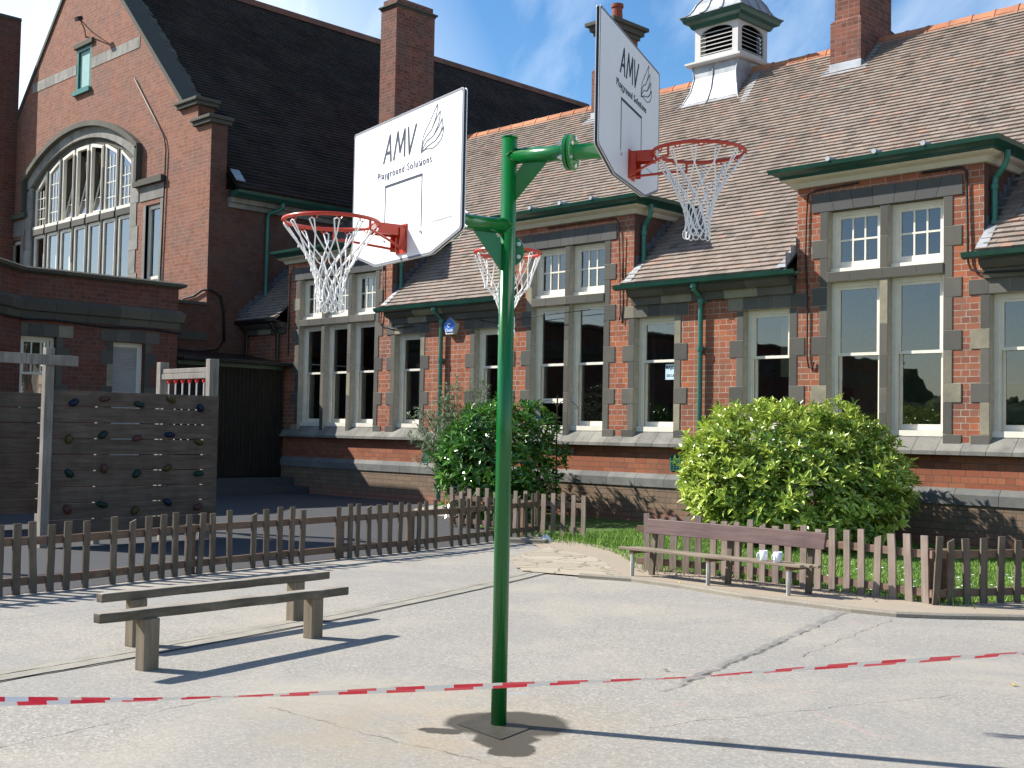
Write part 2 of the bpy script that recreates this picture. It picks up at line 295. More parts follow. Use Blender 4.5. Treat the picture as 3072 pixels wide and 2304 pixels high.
MT['beamleg'] = wood('beam_leg_wood', (.17, .13, .085), (.29, .235, .165), 2)
MT['benchpaint'] = wood('purple_brown_bench_paint', (.075, .040, .035), (.125, .072, .063), 0, rough=.5, rand=False)
MT['benchseat'] = wood('worn_bench_slat', (.17, .13, .095), (.32, .26, .19), 0, rand=False)
MT['benchleg'] = wood('pale_bench_leg', (.30, .30, .28), (.50, .49, .45), 2, rand=False)
MT['climb'] = wood('climbing_wall_planks', (.085, .062, .046), (.165, .125, .096), 1, rand=False)
MT['climbpost'] = wood('grey_climbing_post', (.17, .148, .12), (.36, .325, .275), 2)
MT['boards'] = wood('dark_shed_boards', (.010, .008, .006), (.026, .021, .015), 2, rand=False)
MT['bark'] = wood('bark', (.10, .07, .05), (.22, .16, .11), 2)
MT['aucuba'] = leafmat('variegated_leaf', (.030, .115, .010), (.36, .50, .05), (.80, .80, .24), rough=.25, spec=.55)
MT['laurel'] = leafmat('glossy_laurel_leaf', (.012, .060, .008), (.12, .29, .03), rough=.20, spec=.7)
MT['buddleia'] = leafmat('grey_green_leaf', (.08, .13, .065), (.32, .40, .24), rough=.6, spec=.25)
MT['grassb'] = leafmat('grass_blade', (.06, .13, .015), (.26, .42, .07), rough=.55, spec=.25)
MT['daisy'] = plain('white_petal', (.8, .8, .76), .7, .2)
MT['mug'] = plain('white_glazed_mug', (.80, .80, .80), .18, .5, var=.02)
MT['mugblue'] = plain('blue_mug_print', (.25, .40, .52), .25, .5)
MT['tan'] = plain('seed_filled_feeder', (.52, .42, .24), .4, .4, var=.2, sc=30)
MT['teal'] = plain('teal_plastic', (.02, .30, .28), .4, .4)
MT['hold_blue'] = plain('blue_hold_resin', (.004, .010, .035), .5, .3)
MT['hold_green'] = plain('green_hold_resin', (.004, .025, .02), .5, .3)
MT['hold_yellow'] = plain('yellow_hold_resin', (.06, .045, .012), .5, .3)
MT['hold_red'] = plain('red_hold_resin', (.075, .028, .024), .5, .3)
MT['tape_red'] = plain('red_tape_print', (.85, .02, .06), .35, .4, var=.04)
MT['tape_white'] = plain('white_tape', (.82, .82, .84), .35, .4, var=.02)
MT['yellowleaf'] = plain('yellow_leaf', (.65, .42, .03), .6, .2)
MT['paper'] = plain('white_paper', (.8, .82, .85), .7, .2)
MT['woods'] = plain('distant_foliage', (.03, .055, .022), .9, .1, var=.6, sc=.6)
MT['chalk_red'] = plain('faded_red_chalk', (.50, .27, .23), .9, .1)
MT['chalk_blue'] = plain('faded_blue_chalk', (.28, .38, .46), .9, .1)
MT['teal_win'] = plain('pale_teal_blind', (.25, .40, .38), .5, .3, var=.1)
MT['sticker'] = plain('pale_sticker', (.42, .55, .62), .6, .3)
MT['sticker_ink'] = plain('dark_sticker_ink', (.02, .03, .05), .6, .3)

# ------------------------------------------------------------------ mesh helpers
COL = S.collection
class MB:
    def __init__(s): s.v = []; s.f = []; s.t = []; s.mi = []
    def add(s, vs, fs, tint=0., mi=0):
        o = len(s.v); s.v += [tuple(v) for v in vs]
        for f in fs: s.f.append(tuple(o + i for i in f)); s.t.append(tint); s.mi.append(mi)
        return s
    def box(s, x0, x1, y0, y1, z0, z1, tint=0., mi=0):
        return s.add([(x0, y0, z0), (x1, y0, z0), (x1, y1, z0), (x0, y1, z0), (x0, y0, z1), (x1, y0, z1), (x1, y1, z1), (x0, y1, z1)],
                     [(0, 3, 2, 1), (4, 5, 6, 7), (0, 1, 5, 4), (1, 2, 6, 5), (2, 3, 7, 6), (3, 0, 4, 7)], tint, mi)
    def obox(s, c, ax, half, tint=0., mi=0):
        c = Vector(c); a, b, d = [Vector(q).normalized() * h for q, h in zip(ax, half)]
        vs = [c + sx * a + sy * b + sz * d for sz in (-1, 1) for sx, sy in ((-1, -1), (1, -1), (1, 1), (-1, 1))]
        return s.add(vs, [(0, 3, 2, 1), (4, 5, 6, 7), (0, 1, 5, 4), (1, 2, 6, 5), (2, 3, 7, 6), (3, 0, 4, 7)], tint, mi)
    def poly(s, outer, holes, fn, tint=0., mi=0):
        loops = [[Vector((a, b, 0)) for a, b in outer]] + [[Vector((a, b, 0)) for a, b in h] for h in holes]
        tr = tessellate_polygon(loops); pts = [p for l in loops for p in l]
        vs = [fn(p.x, p.y) for p in pts]
        fs = []
        for a, b, c in tr:
            A, B, Cc = pts[a], pts[b], pts[c]
            if (B - A).cross(Cc - A).z < 0: a, c = c, a
            fs.append((a, b, c))
        return s.add(vs, fs, tint, mi)
    def prism(s, outer, fn0, fn1, tint=0., mi=0, holes=()):
        # outer ccw seen from fn1's side
        s.poly(outer, holes, fn1, tint, mi)
        k = len(s.f); s.poly(outer, holes, fn0, tint, mi)
        for i in range(k, len(s.f)): s.f[i] = s.f[i][::-1]
        for lp, rev in [(outer, False)] + [(h, True) for h in holes]:
            n = len(lp); vs = [fn0(*p) for p in lp] + [fn1(*p) for p in lp]
            area = sum(lp[i][0] * lp[(i + 1) % n][1] - lp[(i + 1) % n][0] * lp[i][1] for i in range(n))
            fl = (area < 0) != rev
            s.add(vs, [((i, (i + 1) % n, n + (i + 1) % n, n + i) if not fl else (n + i, n + (i + 1) % n, (i + 1) % n, i)) for i in range(n)], tint, mi)
        return s
    def tube(s, pts, r, n=8, tint=0., mi=0, cap=True):
        pts = [Vector(p) for p in pts]; R = r if isinstance(r, (list, tuple)) else [r] * len(pts)
        rings = []; prev = None
        for i, p in enumerate(pts):
            d = (pts[min(i + 1, len(pts) - 1)] - pts[max(i - 1, 0)])
            if d.length < 1e-9: d = Vector((0, 0, 1))
            d.normalize()
            if prev is None:
                a = d.orthogonal().normalized()
            else:
                a = prev - d * prev.dot(d)
                a = a.normalized() if a.length > 1e-6 else d.orthogonal().normalized()
            prev = a; b = d.cross(a)
            rings.append([p + (a * cos(2 * pi * k / n) + b * sin(2 * pi * k / n)) * R[i] for k in range(n)])
        vs = [v for rg in rings for v in rg]; fs = []
        for i in range(len(pts) - 1):
            for k in range(n):
                fs.append((i * n + k, i * n + (k + 1) % n, (i + 1) * n + (k + 1) % n, (i + 1) * n + k))
        if cap: fs.append(tuple(range(n))[::-1]); fs.append(tuple((len(pts) - 1) * n + k for k in range(n)))
        return s.add(vs, fs, tint, mi)
    def sweep(s, path, prof, tint=0., mi=0, cap=True, seg=0):
        """path: (x,y) points; prof: (out,z). outward = right of the travel direction."""
        P = [Vector((p[0], p[1])) for p in path]
        if seg:
            Q = [P[0]]
            for a, b in zip(P, P[1:]):
                n = max(1, int((b - a).length / seg))
                for k in range(1, n + 1): Q.append(a.lerp(b, k / n))
            P = Q
        nrm = []
        for i in range(len(P)):
            ds = []
            if i > 0: ds.append((P[i] - P[i - 1]).normalized())
            if i < len(P) - 1: ds.append((P[i + 1] - P[i]).normalized())
            ns = [Vector((d.y, -d.x)) for d in ds]
            if len(ns) == 2:
                m = (ns[0] + ns[1]).normalized(); m = m / max(.3, m.dot(ns[0]))
            else: m = ns[0]
            nrm.append(m)
        k = len(prof); vs = []
        for p, m in zip(P, nrm):
            for o, z in prof: vs.append((p.x + m.x * o, p.y + m.y * o, z))
        for i in range(len(P) - 1):
            tt = tint if not seg else random.random()
            o = i * k
            if seg:
                g_ = Vector((P[i + 1] - P[i]).normalized().to_3d()) * .0035; A_ = [tuple(Vector(q) + g_) for q in vs[o:o + k]]; B_ = [tuple(Vector(q) - g_) for q in vs[o + k:o + 2 * k]]
                s.add(A_ + B_, [(j, (j + 1) % k, k + (j + 1) % k, k + j) for j in range(k)] + [tuple(range(k))[::-1], tuple(range(k, 2 * k))], tt, mi); continue
            s.add([vs[o + j] for j in range(2 * k)], [(j, (j + 1) % k, k + (j + 1) % k, k + j) for j in range(k)], tt, mi)
        if cap:
            s.add(vs[:k], [tuple(range(k))[::-1]], tint, mi); s.add(vs[-k:], [tuple(range(k))], tint, mi)
        return s
    def build(s, name, mat, parent=None, smooth=False, bevel=0, recalc=False):
        me = bpy.data.meshes.new(name); off = Vector((0, 0, 0))
        p = parent
        while p is not None: off += p.location; p = p.parent
        me.from_pydata([(v[0] - off.x, v[1] - off.y, v[2] - off.z) for v in s.v], [], s.f)
        mats = mat if isinstance(mat, (list, tuple)) else [mat]
        for m in mats: me.materials.append(m)
        at = me.attributes.new('tint', 'FLOAT', 'FACE'); at.data.foreach_set('value', s.t)
        if len(mats) > 1: me.polygons.foreach_set('material_index', s.mi)
        if smooth: me.polygons.foreach_set('use_smooth', [True] * len(me.polygons))
        if recalc:
            bm = bmesh.new(); bm.from_mesh(me); bmesh.ops.recalc_face_normals(bm, faces=bm.faces); bm.to_mesh(me); bm.free()
        me.update(); o = bpy.data.objects.new(name, me); COL.objects.link(o)
        if parent: o.parent = parent
        if bevel:
            md = o.modifiers.new('bevel', 'BEVEL'); md.width = bevel; md.segments = 2; md.limit_method = 'ANGLE'; md.angle_limit = radians(40)
        return o
def thing(name, label, cat, loc=(0, 0, 0), group=None, rotz=0):
    o = bpy.data.objects.new(name, None); COL.objects.link(o); o.location = loc; o.rotation_euler = (0, 0, rotz); o.empty_display_size = .1
    return tag(o, label, cat, group)
def tag(o, label, cat, group=None):
    o['label'] = label; o['category'] = cat
    if group: o['group'] = group
    return o
def struct(o, kind='structure'): o['kind'] = kind; return o
def rnd(a, b): return random.uniform(a, b)
def wrap_holes(mb, holes, fn0, fn1, tint=0., mi=0):
    """reveal faces round holes"""
    for h in holes:
        n = len(h); vs = [fn0(*p) for p in h] + [fn1(*p) for p in h]
        mb.add(vs, [(i, (i + 1) % n, n + (i + 1) % n, n + i) for i in range(n)], tint, mi)
def rect(x0, x1, z0, z1): return [(x0, z0), (x1, z0), (x1, z1), (x0, z1)]
def tiles(mb, O, u, v, W_, L_, skip=None, gauge=.124, tw=.17, jitter=1.0):
    O = Vector(O); u = Vector(u); v = Vector(v); n = u.cross(v).normalized()
    rows = int(L_ / gauge)
    for r in range(rows):
        s0 = r * gauge; s1 = s0 + gauge * 1.02; off = (r % 2) * tw / 2 + rnd(-.012, .012)
        wob = 0
        k = 0; x = -off
        while x < W_:
            xa = max(0, x); xb = min(W_, x + tw - .0035)
            if xb - xa > .01 and not (skip and skip((xa + xb) / 2, (s0 + s1) / 2)):
                th = .028 + rnd(-.002, .004) * jitter; dz = rnd(-.003, .003) * jitter; ds = rnd(-.004, .004) * jitter
                if random.random() < .01 * jitter: th += .008
                a = O + u * xa + v * (s0 + ds); b = O + u * xb + v * (s0 + ds + rnd(-.003, .003)); c = O + u * xb + v * s1; d = O + u * xa + v * s1
                A, B, Cc, D = a + n * (th + .004), b + n * (th + .004 + dz), c + n * .004, d + n * .004
                t = min(1, max(0, random.gauss(.42, .2))) if random.random() > .025 else rnd(.75, .95)
                mb.add([A, B, Cc, D, a - n * .004, b - n * .004], [(0, 1, 2, 3), (4, 5, 1, 0)], t)
            x += tw
    # underlay closes the roof
    a, b, c, d = O, O + u * W_, O + u * W_ + v * (rows * gauge), O + v * (rows * gauge)
    return rows * gauge
# ------------------------------------------------------------------ ground
def sheet(name, pts, z, mat, kind='structure'):
    mb = MB(); mb.poly(pts, [], lambda x, y: (x, y, z)); o = mb.build(name, mat); return struct(o, kind)
def wobble(pts, amp, n=6):
    out = []
    for (a, b) in zip(pts, pts[1:] + pts[:1]):
        for k in range(n):
            t = k / n; out.append((a[0] + (b[0] - a[0]) * t + rnd(-amp, amp), a[1] + (b[1] - a[1]) * t + rnd(-amp, amp)))
    return out
sheet('playground_ground', [(-400, -400), (400, -400), (400, 400), (-400, 400)], 0, MT['asphalt'])
FENCE_L = [(-10.25, 2.4), (-10.42, 4.0), (-10.55, 5.0), (-10.9, 6.5), (-11.12, 7.8), (-11.35, 9.5), (-11.8, 11.5), (-12.12, 12.75)]
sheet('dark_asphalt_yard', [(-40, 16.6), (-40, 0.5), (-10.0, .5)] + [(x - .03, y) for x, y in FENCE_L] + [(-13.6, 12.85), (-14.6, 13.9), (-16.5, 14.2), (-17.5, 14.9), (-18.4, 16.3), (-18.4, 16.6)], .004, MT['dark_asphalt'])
LAWN = [(-11.95, 12.7), (-11.45, 12.35), (-10.6, 12.1), (-9.6, 11.5), (-8.9, 10.9), (-8.4, 10.62), (-7.4, 10.66), (-6, 10.6), (-5.1, 10.55), (-4.75, 11.1), (-4.2, 12.2), (-3.4, 13.8), (-2, 16.6), (-18, 16.6), (-16.5, 14.6), (-14.6, 14.2), (-13.6, 12.9)]
sheet('lawn_ground', LAWN, .008, MT['turf'])
sheet('dirt_strip', wobble([(-10.7, 11.3), (-10.3, 10.5), (-8.6, 9.62), (-7.8, 9.64), (-7.16, 9.60), (-6.36, 9.48), (-5.73, 9.51), (-5.27, 9.5), (-4.76, 9.6), (-4.12, 10.29), (-3.3, 11.6), (-2.2, 14), (-2.9, 14.3), (-4.0, 12.2), (-4.95, 10.62), (-6, 10.68), (-7.4, 10.72), (-8.35, 10.75), (-9.0, 11.1), (-9.7, 11.8), (-10.7, 12.3), (-11.5, 12.6), (-11.9, 12.5), (-11.7, 12.0)], .025, 5), .012, MT['sand'])
sheet('crazy_paving_path', wobble([(-10.75, 11.55), (-10.05, 10.1), (-9.45, 9.55), (-9.05, 9.25), (-8.1, 9.5), (-7.95, 9.66), (-8.35, 10.0), (-8.9, 10.5), (-9.4, 10.9)], .02, 6), .016, MT['paving'])
# drainage channel: two pale strips with a dark joint
ch = [(-6.2, .2), (-6.95, 2.2), (-7.12, 2.95), (-7.28, 3.8), (-7.77, 5.9), (-8.18, 7.3), (-8.55, 8.45), (-8.86, 9.3), (-9.02, 9.75)]
def strip(path, o0, o1, z, wob=0):
    P = [Vector(p) for p in path]; Q = []
    for a, b in zip(P, P[1:]):
        for k in range(8): Q.append(a.lerp(b, k / 8))
    Q.append(P[-1]); L = []; Rr = []
    for i, p in enumerate(Q):
        d = (Q[min(i + 1, len(Q) - 1)] - Q[max(0, i - 1)]).normalized(); n = Vector((d.y, -d.x))
        L.append(p + n * (o0 + rnd(-wob, wob))); Rr.append(p + n * (o1 + rnd(-wob, wob)))
    return L, Rr
def ribbon(name, path, o0, o1, z, mat, wob=0):
    L, Rr = strip(path, o0, o1, z, wob); vs = [(p.x, p.y, z) for p in L] + [(p.x, p.y, z) for p in Rr]; n = len(L)
    mb = MB(); mb.add(vs, [(i, n + i, n + i + 1, i + 1) for i in range(n - 1)]); return struct(mb.build(name, mat))
ribbon('drain_joint', ch, -.18, .092, .004, MT['joint'], .010)
ribbon('drain_edging', ch, -.165, -.070, .007, MT['concrete'], .008)
ribbon('drain_channel', ch, -.050, .080, .009, MT['concrete'], .005)
# kerb edge of the garden
kp = [(-8.35, 9.40), (-7.8, 9.60), (-7.16, 9.58), (-6.36, 9.46), (-5.73, 9.48), (-5.27, 9.48), (-4.9, 9.55), (-4.6, 9.78), (-4.12, 10.27), (-3.5, 11.2), (-2.7, 12.8), (-2.0, 14.4)]
mb = MB(); mb.sweep(kp, [(.035, -.02), (.035, .03), (.015, .045), (-.03, .045), (-.045, .03), (-.045, -.02)]); struct(mb.build('garden_kerb', MT['kerb'], recalc=True))
random.seed(11)
mb = MB(); c, s_ = cos(radians(52)), sin(radians(52)); sq = [(-4.56, 4.21), (-4.19, 4.16), (-4.26, 4.46), (-4.63, 4.50)]
sheet('post_footing', sq, .004, MT['slab'])

# ------------------------------------------------------------------ main school building
Y = 16.3
school = thing('school_building', 'long red brick school building with stone window surrounds, tall dormer windows and brown tiled roof', 'building', (-12, Y, 0))
TALL = [[(-23.36, -22.5), (-22.37, -21.52), (-21.39, -20.54)], [(-15.80, -14.96), (-14.84, -14.0)], [(-9.52, -8.66), (-8.53, -7.68)], [(-3.30, -2.44), (-2.31, -1.46)]]
DORM = [(-23.87, -19.99), (-16.3, -13.33), (-10.06, -7.10), (-3.84, -.88)]
SING = [(-19.84, -19.01), (-17.36, -16.5), (-13.29, -12.42), (-11.03, -10.18), (-7.01, -6.17), (-4.93, -4.07)]
XL, XR = -25.6, 2.0
holes = []
for g in TALL:
    for a, b in g: pass
    holes.append(rect(g[0][0] - .05, g[-1][1] + .05, 1.33, 4.975))
for a, b in SING: holes.append(rect(a - .05, b + .05, 1.33, 3.56))
front = lambda x, z: (x, Y, z)
outer = [(XL, .78), (XR, .78), (XR, 3.95)]
for a, b in DORM[::-1]: outer += [(b, 3.95), (b, 5.42), (a, 5.42), (a, 3.95)]
outer += [(XL, 3.95)]
# split: band between plinth course and sill in a brighter brick
up = [(x, max(z, 1.31)) for x, z in outer]
mb = MB(); mb.poly(up, holes, front); mb.build('wall', MT['brick'], school)
mb = MB(); mb.poly([(XL, .74), (XR, .74), (XR, 1.31), (XL, 1.31)], [], front); mb.build('brick_band', MT['brick_band'], school)
mb = MB(); mb.sweep([(-23.87, Y), (XR, Y)], [(.075, -.05), (.075, .62), (-.05, .62), (-.05, -.05)]); mb.build('base_wall', MT['brick_base'], school)
mb = MB(); mb.sweep([(-23.9, Y), (XR, Y)], [(-.02, .84), (.02, .83), (.10, .75), (.10, .61), (-.02, .61)], seg=.62); mb.build('plinth_course', MT['stone_plinth'], school)
# backs, ends (closes the building)
mb = MB(); mb.poly(rect(XL, XR, 0, 4.2), [], lambda x, z: (x, 28, z)); mb.build('back_wall', MT['brick'], school)
mb = MB(); mb.poly([(Y, 0), (28, 0), (28, 4.2), (22, 9.45), (Y, 4.3)], [], lambda y, z: (XR, y, z)); mb.build('end_wall', MT['brick'], school)
# dormer cheeks and flat lead roofs
SL = .9
def roofz(y): return 4.1 + SL * (y - 16.0)
for a, b in DORM:
    for x in (a, b):
        mb = MB(); tri = [(Y - .0, roofz(Y) - .35), (Y, 5.42), (17.62, 5.42), (17.62, 5.2)]
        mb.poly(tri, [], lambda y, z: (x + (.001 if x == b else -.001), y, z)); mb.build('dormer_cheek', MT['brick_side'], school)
    mb = MB(); mb.sweep([(a, 17.6), (a, Y), (b, Y), (b, 17.6)], [(-.05, 5.37), (.06, 5.37), (.10, 5.44), (.17, 5.47), (.21, 5.50), (-.05, 5.50)]); mb.build('dormer_cornice', MT['cream'], school, recalc=True)
    mb = MB(); mb.sweep([(a, 17.75), (a, Y), (b, Y), (b, 17.75)], [(.0, 5.503), (.19, 5.503), (.21, 5.54), (.27, 5.575), (.33, 5.60), (.35, 5.66), (.31, 5.665), (.0, 5.63)]); g = mb.build('dormer_gutter', MT['green_gutter'], school, recalc=True)
    mb = MB(); mb.box(a - .29, b + .29, Y - .28, 17.95, 5.632, 5.655)
    for k in range(3):
        x = a + .35 + (b - a - .7) * (k + .5) / 3
        mb.tube([(x, Y - .36, 5.69), (x, Y - .2, 5.69), (x, 17.7, 5.69)], [.038, .04, .03], 8)
    mb.build('lead_flat_roof', MT['lead'], school)
# main roof
def inD(x, y): return any(a - .02 < x < b + .02 and y < 17.66 for a, b in DORM)
cs = 1 / sqrt(1 + SL * SL); sn_ = SL * cs
RX0 = -25.62; RL = (22 - 15.98) / cs
mb = MB(); tiles(mb, (RX0, 15.98, 4.09), (1, 0, 0), (0, cs, sn_), XR + .3 - RX0, RL, skip=lambda x, s: inD(RX0 + x, 15.98 + s * cs) or (RX0 + x < -25.55))
roof = mb.build('tiled_roof', MT['tile'], school)
def sec(x0, x1, y0, y1, mbx, dz=-.005): mbx.add([(x0, y0, roofz(y0) + dz), (x1, y0, roofz(y0) + dz), (x1, y1, roofz(y1) + dz), (x0, y1, roofz(y1) + dz)], [(0, 1, 2, 3)])
mb = MB(); sec(RX0, XR + .3, 17.66, 22, mb); xs = [RX0] + [q for d in DORM for q in d] + [XR + .3]
for i in range(0, len(xs), 2): sec(xs[i], xs[i + 1], 15.98, 17.66, mb)
mb.add([(RX0, 22, roofz(22)), (XR + .3, 22, roofz(22)), (XR + .3, 28.3, 3.9), (RX0, 28.3, 3.9)], [(0, 1, 2, 3)])
mb.build('roof_underlay', MT['tile'], school)
mb = MB(); x = RX0
while x < XR + .3:
    l = .44; t = rnd(0, 1); dz = rnd(-.006, .006); zr = roofz(22) - .02 + dz
    for sx, e in ((x, .0), (x + l - .05, .012)):
        w_ = l - .05 if sx == x else .05
        mb.prism([(-.17 - e, -.13), (-.07 - e * .5, .055 + e), (0, .085 + e), (.07 + e * .5, .055 + e), (.17 + e, -.13)], lambda a, b: (sx + w_ - .003, 22 + a, zr + b), lambda a, b: (sx, 22 + a, zr + b), t)
    x += l
mb.build('ridge_tiles', MT['ridge'], school, recalc=True)
# low eaves: stone cornice, gutter
lows = [(-25.58, DORM[0][0]), (DORM[0][1], DORM[1][0]), (DORM[1][1], DORM[2][0]), (DORM[2][1], DORM[3][0]), (DORM[3][1], XR)]
for i, (a, b) in enumerate(lows):
    mb = MB(); mb.sweep([(a + .02, Y), (b - .02, Y)], [(-.02, 3.74), (.07, 3.74), (.09, 3.86), (.11, 3.865), (.11, 3.87), (-.02, 3.87)], seg=.55)
    mb.sweep([(a + .02, Y), (b - .02, Y)], [(-.02, 3.872), (.15, 3.872), (.22, 3.93), (.24, 4.0), (-.02, 4.0)], seg=.8); mb.build('eaves_cornice', MT['stone'], school, recalc=True)
    mb = MB(); e0 = a + .0; e1 = b
    if i: mb.sweep([(e0 - .16, Y), (e1 + .16, Y)], [(.20, 4.003), (.30, 3.985), (.37, 4.01), (.39, 4.075), (.35, 4.08), (.33, 4.04), (.26, 4.02), (.22, 4.06)])
    else: mb.sweep([(e0, Y), (e1, Y)], [(.20, 4.003), (.30, 3.985), (.37, 4.01), (.39, 4.075), (.35, 4.08), (.33, 4.04), (.26, 4.02), (.22, 4.06)])
    mb.build('gutter', MT['green_gutter'] if i else MT['black'], school, recalc=True)
# sill course
mb = MB(); mb.sweep([(-23.95, Y), (XR, Y)], [(-.2, 1.60), (-.10, 1.555), (.10, 1.37), (.13, 1.35), (.13, 1.295), (-.1, 1.295)], seg=.36); mb.build('sill_course', MT['stone_sill'], school, recalc=True)
# stone window surrounds
def stb(mb, x0, x1, y0, y1, z0, z1, t):
    mb.box(x0 + .005, x1 - .005, y0, y1 - .01, z0 + .005, z1 - .005, t)
    mb.box(x0 + .001, x1 - .001, y0 + .004, y1, z0 + .001, z1 - .001, .5, 1)
QW = [(1.31, 1.58), (2.03, 2.30), (2.77, 3.05), (3.52, 3.80), (4.25, 4.53)]
QN = [(1.58, 2.03), (2.30, 2.77), (3.05, 3.52), (3.80, 4.25), (4.53, 4.98)]
def quoins(mb, xe, sgn, ztop):
    def blk(w, z0, z1):
        z1 = min(z1, ztop)
        if z1 - z0 < .03: return
        x0, x1 = sorted((xe, xe + sgn * w)); j = .004
        f = Y - (.012 if w > .2 else .010) - rnd(0, .004)
        stb(mb, x0, x1, f, Y + .30, z0, z1, rnd(0, 1))
        # reveal side runs deep
    for z0, z1 in QW: blk(.27, z0, z1)
    for z0, z1 in QN: blk(.135, z0, z1)
def sash(x0, x1, z0, z1, zm, lights=1, drop=0., glasscol=None, name='window', y=None, par=None, sx=lambda x, y_, z: (x, y_, z), low=True):
    """white sliding sash set in a stone opening; returns window object (pane is its child)"""
    yy = (Y + .13) if y is None else y
    mb = MB()
    def bx(a, b, c, d, e, f): 
        vs = [sx(*q) for q in ((a, c, e), (b, c, e), (b, d, e), (a, d, e), (a, c, f), (b, c, f), (b, d, f), (a, d, f))]
        mb.add(vs, [(0, 3, 2, 1), (4, 5, 6, 7), (0, 1, 5, 4), (1, 2, 6, 5), (2, 3, 7, 6), (3, 0, 4, 7)])
    F = .07
    bx(x0, x0 + F, yy, yy + .14, z0, z1); bx(x1 - F, x1, yy, yy + .14, z0, z1); bx(x0 + F, x1 - F, yy, yy + .14, z1 - F, z1)
    bx(x0 - .0, x1, yy - .05, yy + .14, z0 - .02, z0 + .065)
    bx(x0 + F, x0 + F + .025, yy + .012, yy + .035, z0 + .07, z1 - F); 
    if lights == 1:
        # upper sash (outer), lower sash (inner)
        a, b = x0 + F + .012, x1 - F - .012
        for (p, q, yo, lo) in ((zm - .02, z1 - F, .03, 0), (z0 + .068, zm + .025, .075, 1)):
            sw = .045
            if lo and drop: p, q = p + drop, q
            br = .085 if lo else .045
            bx(a, a + sw, yy + yo, yy + yo + .04, p, q); bx(b - sw, b, yy + yo, yy + yo + .04, p, q)
            bx(a + sw, b - sw, yy + yo, yy + yo + .04, p, p + br); bx(a + sw, b - sw, yy + yo + .002, yy + yo + .038, q - .045, q)
        if drop: pass
        w = mb.build(name, MT['white'], par)
        g = MB()
        def gl(a_, b_, y_, e, f): g.add([sx(a_, y_, e), sx(b_, y_, e), sx(b_, y_, f), sx(a_, y_, f)], [(0, 1, 2, 3)])
        gl(a + .045, b - .045, yy + .05, zm + .025, z1 - F - .045); gl(a + .045, b - .045, yy + .095, z0 + .153 + drop, zm - .02)
        g.build('pane', MT['glass'], w)
        # sash lock
        h = MB(); h.tube([sx((x0 + x1) / 2 - .03, yy + .06, zm + .035), sx((x0 + x1) / 2 + .03, yy + .06, zm + .035)], .009, 6); h.build('sash_lock', MT['steel'], w)
    else:
        a, b = x0 + F, x1 - F; sw = .055
        zb = z0 + .065; yo = .03
        bx(a, a + sw, yy + yo, yy + yo + .045, zb, z1 - F); bx(b - sw, b, yy + yo, yy + yo + .045, zb, z1 - F)
        bx(a + sw, b - sw, yy + yo, yy + yo + .045, z1 - F - .045, z1 - F); bx(a + sw, b - sw, yy + yo, yy + yo + .045, zb, zb + .10)
        for k in (1, 2):
            xm = a + sw + (b - a - 2 * sw) * k / 3; bx(xm - .013, xm + .013, yy + yo + .004, yy + yo + .04, zb + .10, z1 - F - .045)
        zc = (zb + .10 + z1 - F - .045) / 2; bx(a + sw, b - sw, yy + yo + .002, yy + yo + .038, zc - .014, zc + .014)
        w = mb.build(name, MT['white'], par)
        g = MB(); g.add([sx(a + sw, yy + yo + .02, zb + .1), sx(b - sw, yy + yo + .02, zb + .1), sx(b - sw, yy + yo + .02, z1 - F - .045), sx(a + sw, yy + yo + .02, z1 - F - .045)], [(0, 1, 2, 3)])
        g.build('pane', MT['glass'], w)
    return w
for gi, g in enumerate(TALL):
    mb = MB(); x0, x1 = g[0][0], g[-1][1]
    quoins(mb, x0, -1, 4.97); quoins(mb, x1, 1, 4.97)
    for (a, b), (c, d) in zip(g, g[1:]):
        for z0, z1 in ((1.36, 1.9), (1.9, 2.25), (2.25, 2.75), (2.75, 3.2), (3.2, 3.87), (4.02, 4.5), (4.5, 4.96)):
            stb(mb, b, c, Y - .006, Y + .33, z0, z1, rnd(0, 1))
    n = max(3, len(g) * 2)
    for k in range(n):
        a = x0 - .13 + (x1 - x0 + .26) * k / n; b = x0 - .13 + (x1 - x0 + .26) * (k + 1) / n
        stb(mb, max(a, x0), min(b, x1), Y - .03, Y + .33, 3.87, 4.02, rnd(0, .8))
    su = mb.build('window_surround', [MT['stone'], MT['mortar']], school)
    mb = MB(); nv = 7 if len(g) == 2 else 9; lx0, lx1 = x0 - .28, x1 + .28
    for k in range(nv):   # flat arch of wedge-shaped stones
        a = k / nv; b = (k + 1) / nv
        mid = (lx0 + lx1) / 2; sk = .14
        def X(t, top): xx = lx0 + (lx1 - lx0) * t; return xx if not 0 < t < 1 else xx + (xx - mid) * (.06 if top else -.06)
        mb.prism([(X(a, 0) + .003, 4.965), (X(b, 0) - .003, 4.965), (X(b, 1) - .003, 5.245), (X(a, 1) + .003, 5.245)], lambda x, z: (x, Y + .3, z), lambda x, z: (x, Y - .02, z), rnd(0, 1))
    mb.build('lintel', MT['stone_dk'], school, bevel=.004)
    for (a, b) in g:
        ajar = (gi == 1 and (a, b) == g[0])
        sash(a, b, 1.57, 3.87, 2.77, par=school, drop=.42 if ajar else 0); sash(a, b, 4.02, 4.96, 0, lights=3, par=school)
for (a, b) in SING:
    mb = MB(); quoins(mb, a, -1, 3.53); quoins(mb, b, 1, 3.53)
    n = 5; lx0, lx1 = a - .3, b + .3
    for k in range(n): stb(mb, lx0 + (lx1 - lx0) * k / n, lx0 + (lx1 - lx0) * (k + 1) / n, Y - .022, Y + .3, 3.53, 3.74, rnd(0, 1))
    mb.build('window_surround', [MT['stone'], MT['mortar']], school)
    sash(a, b, 1.57, 3.53, 2.77, par=school)
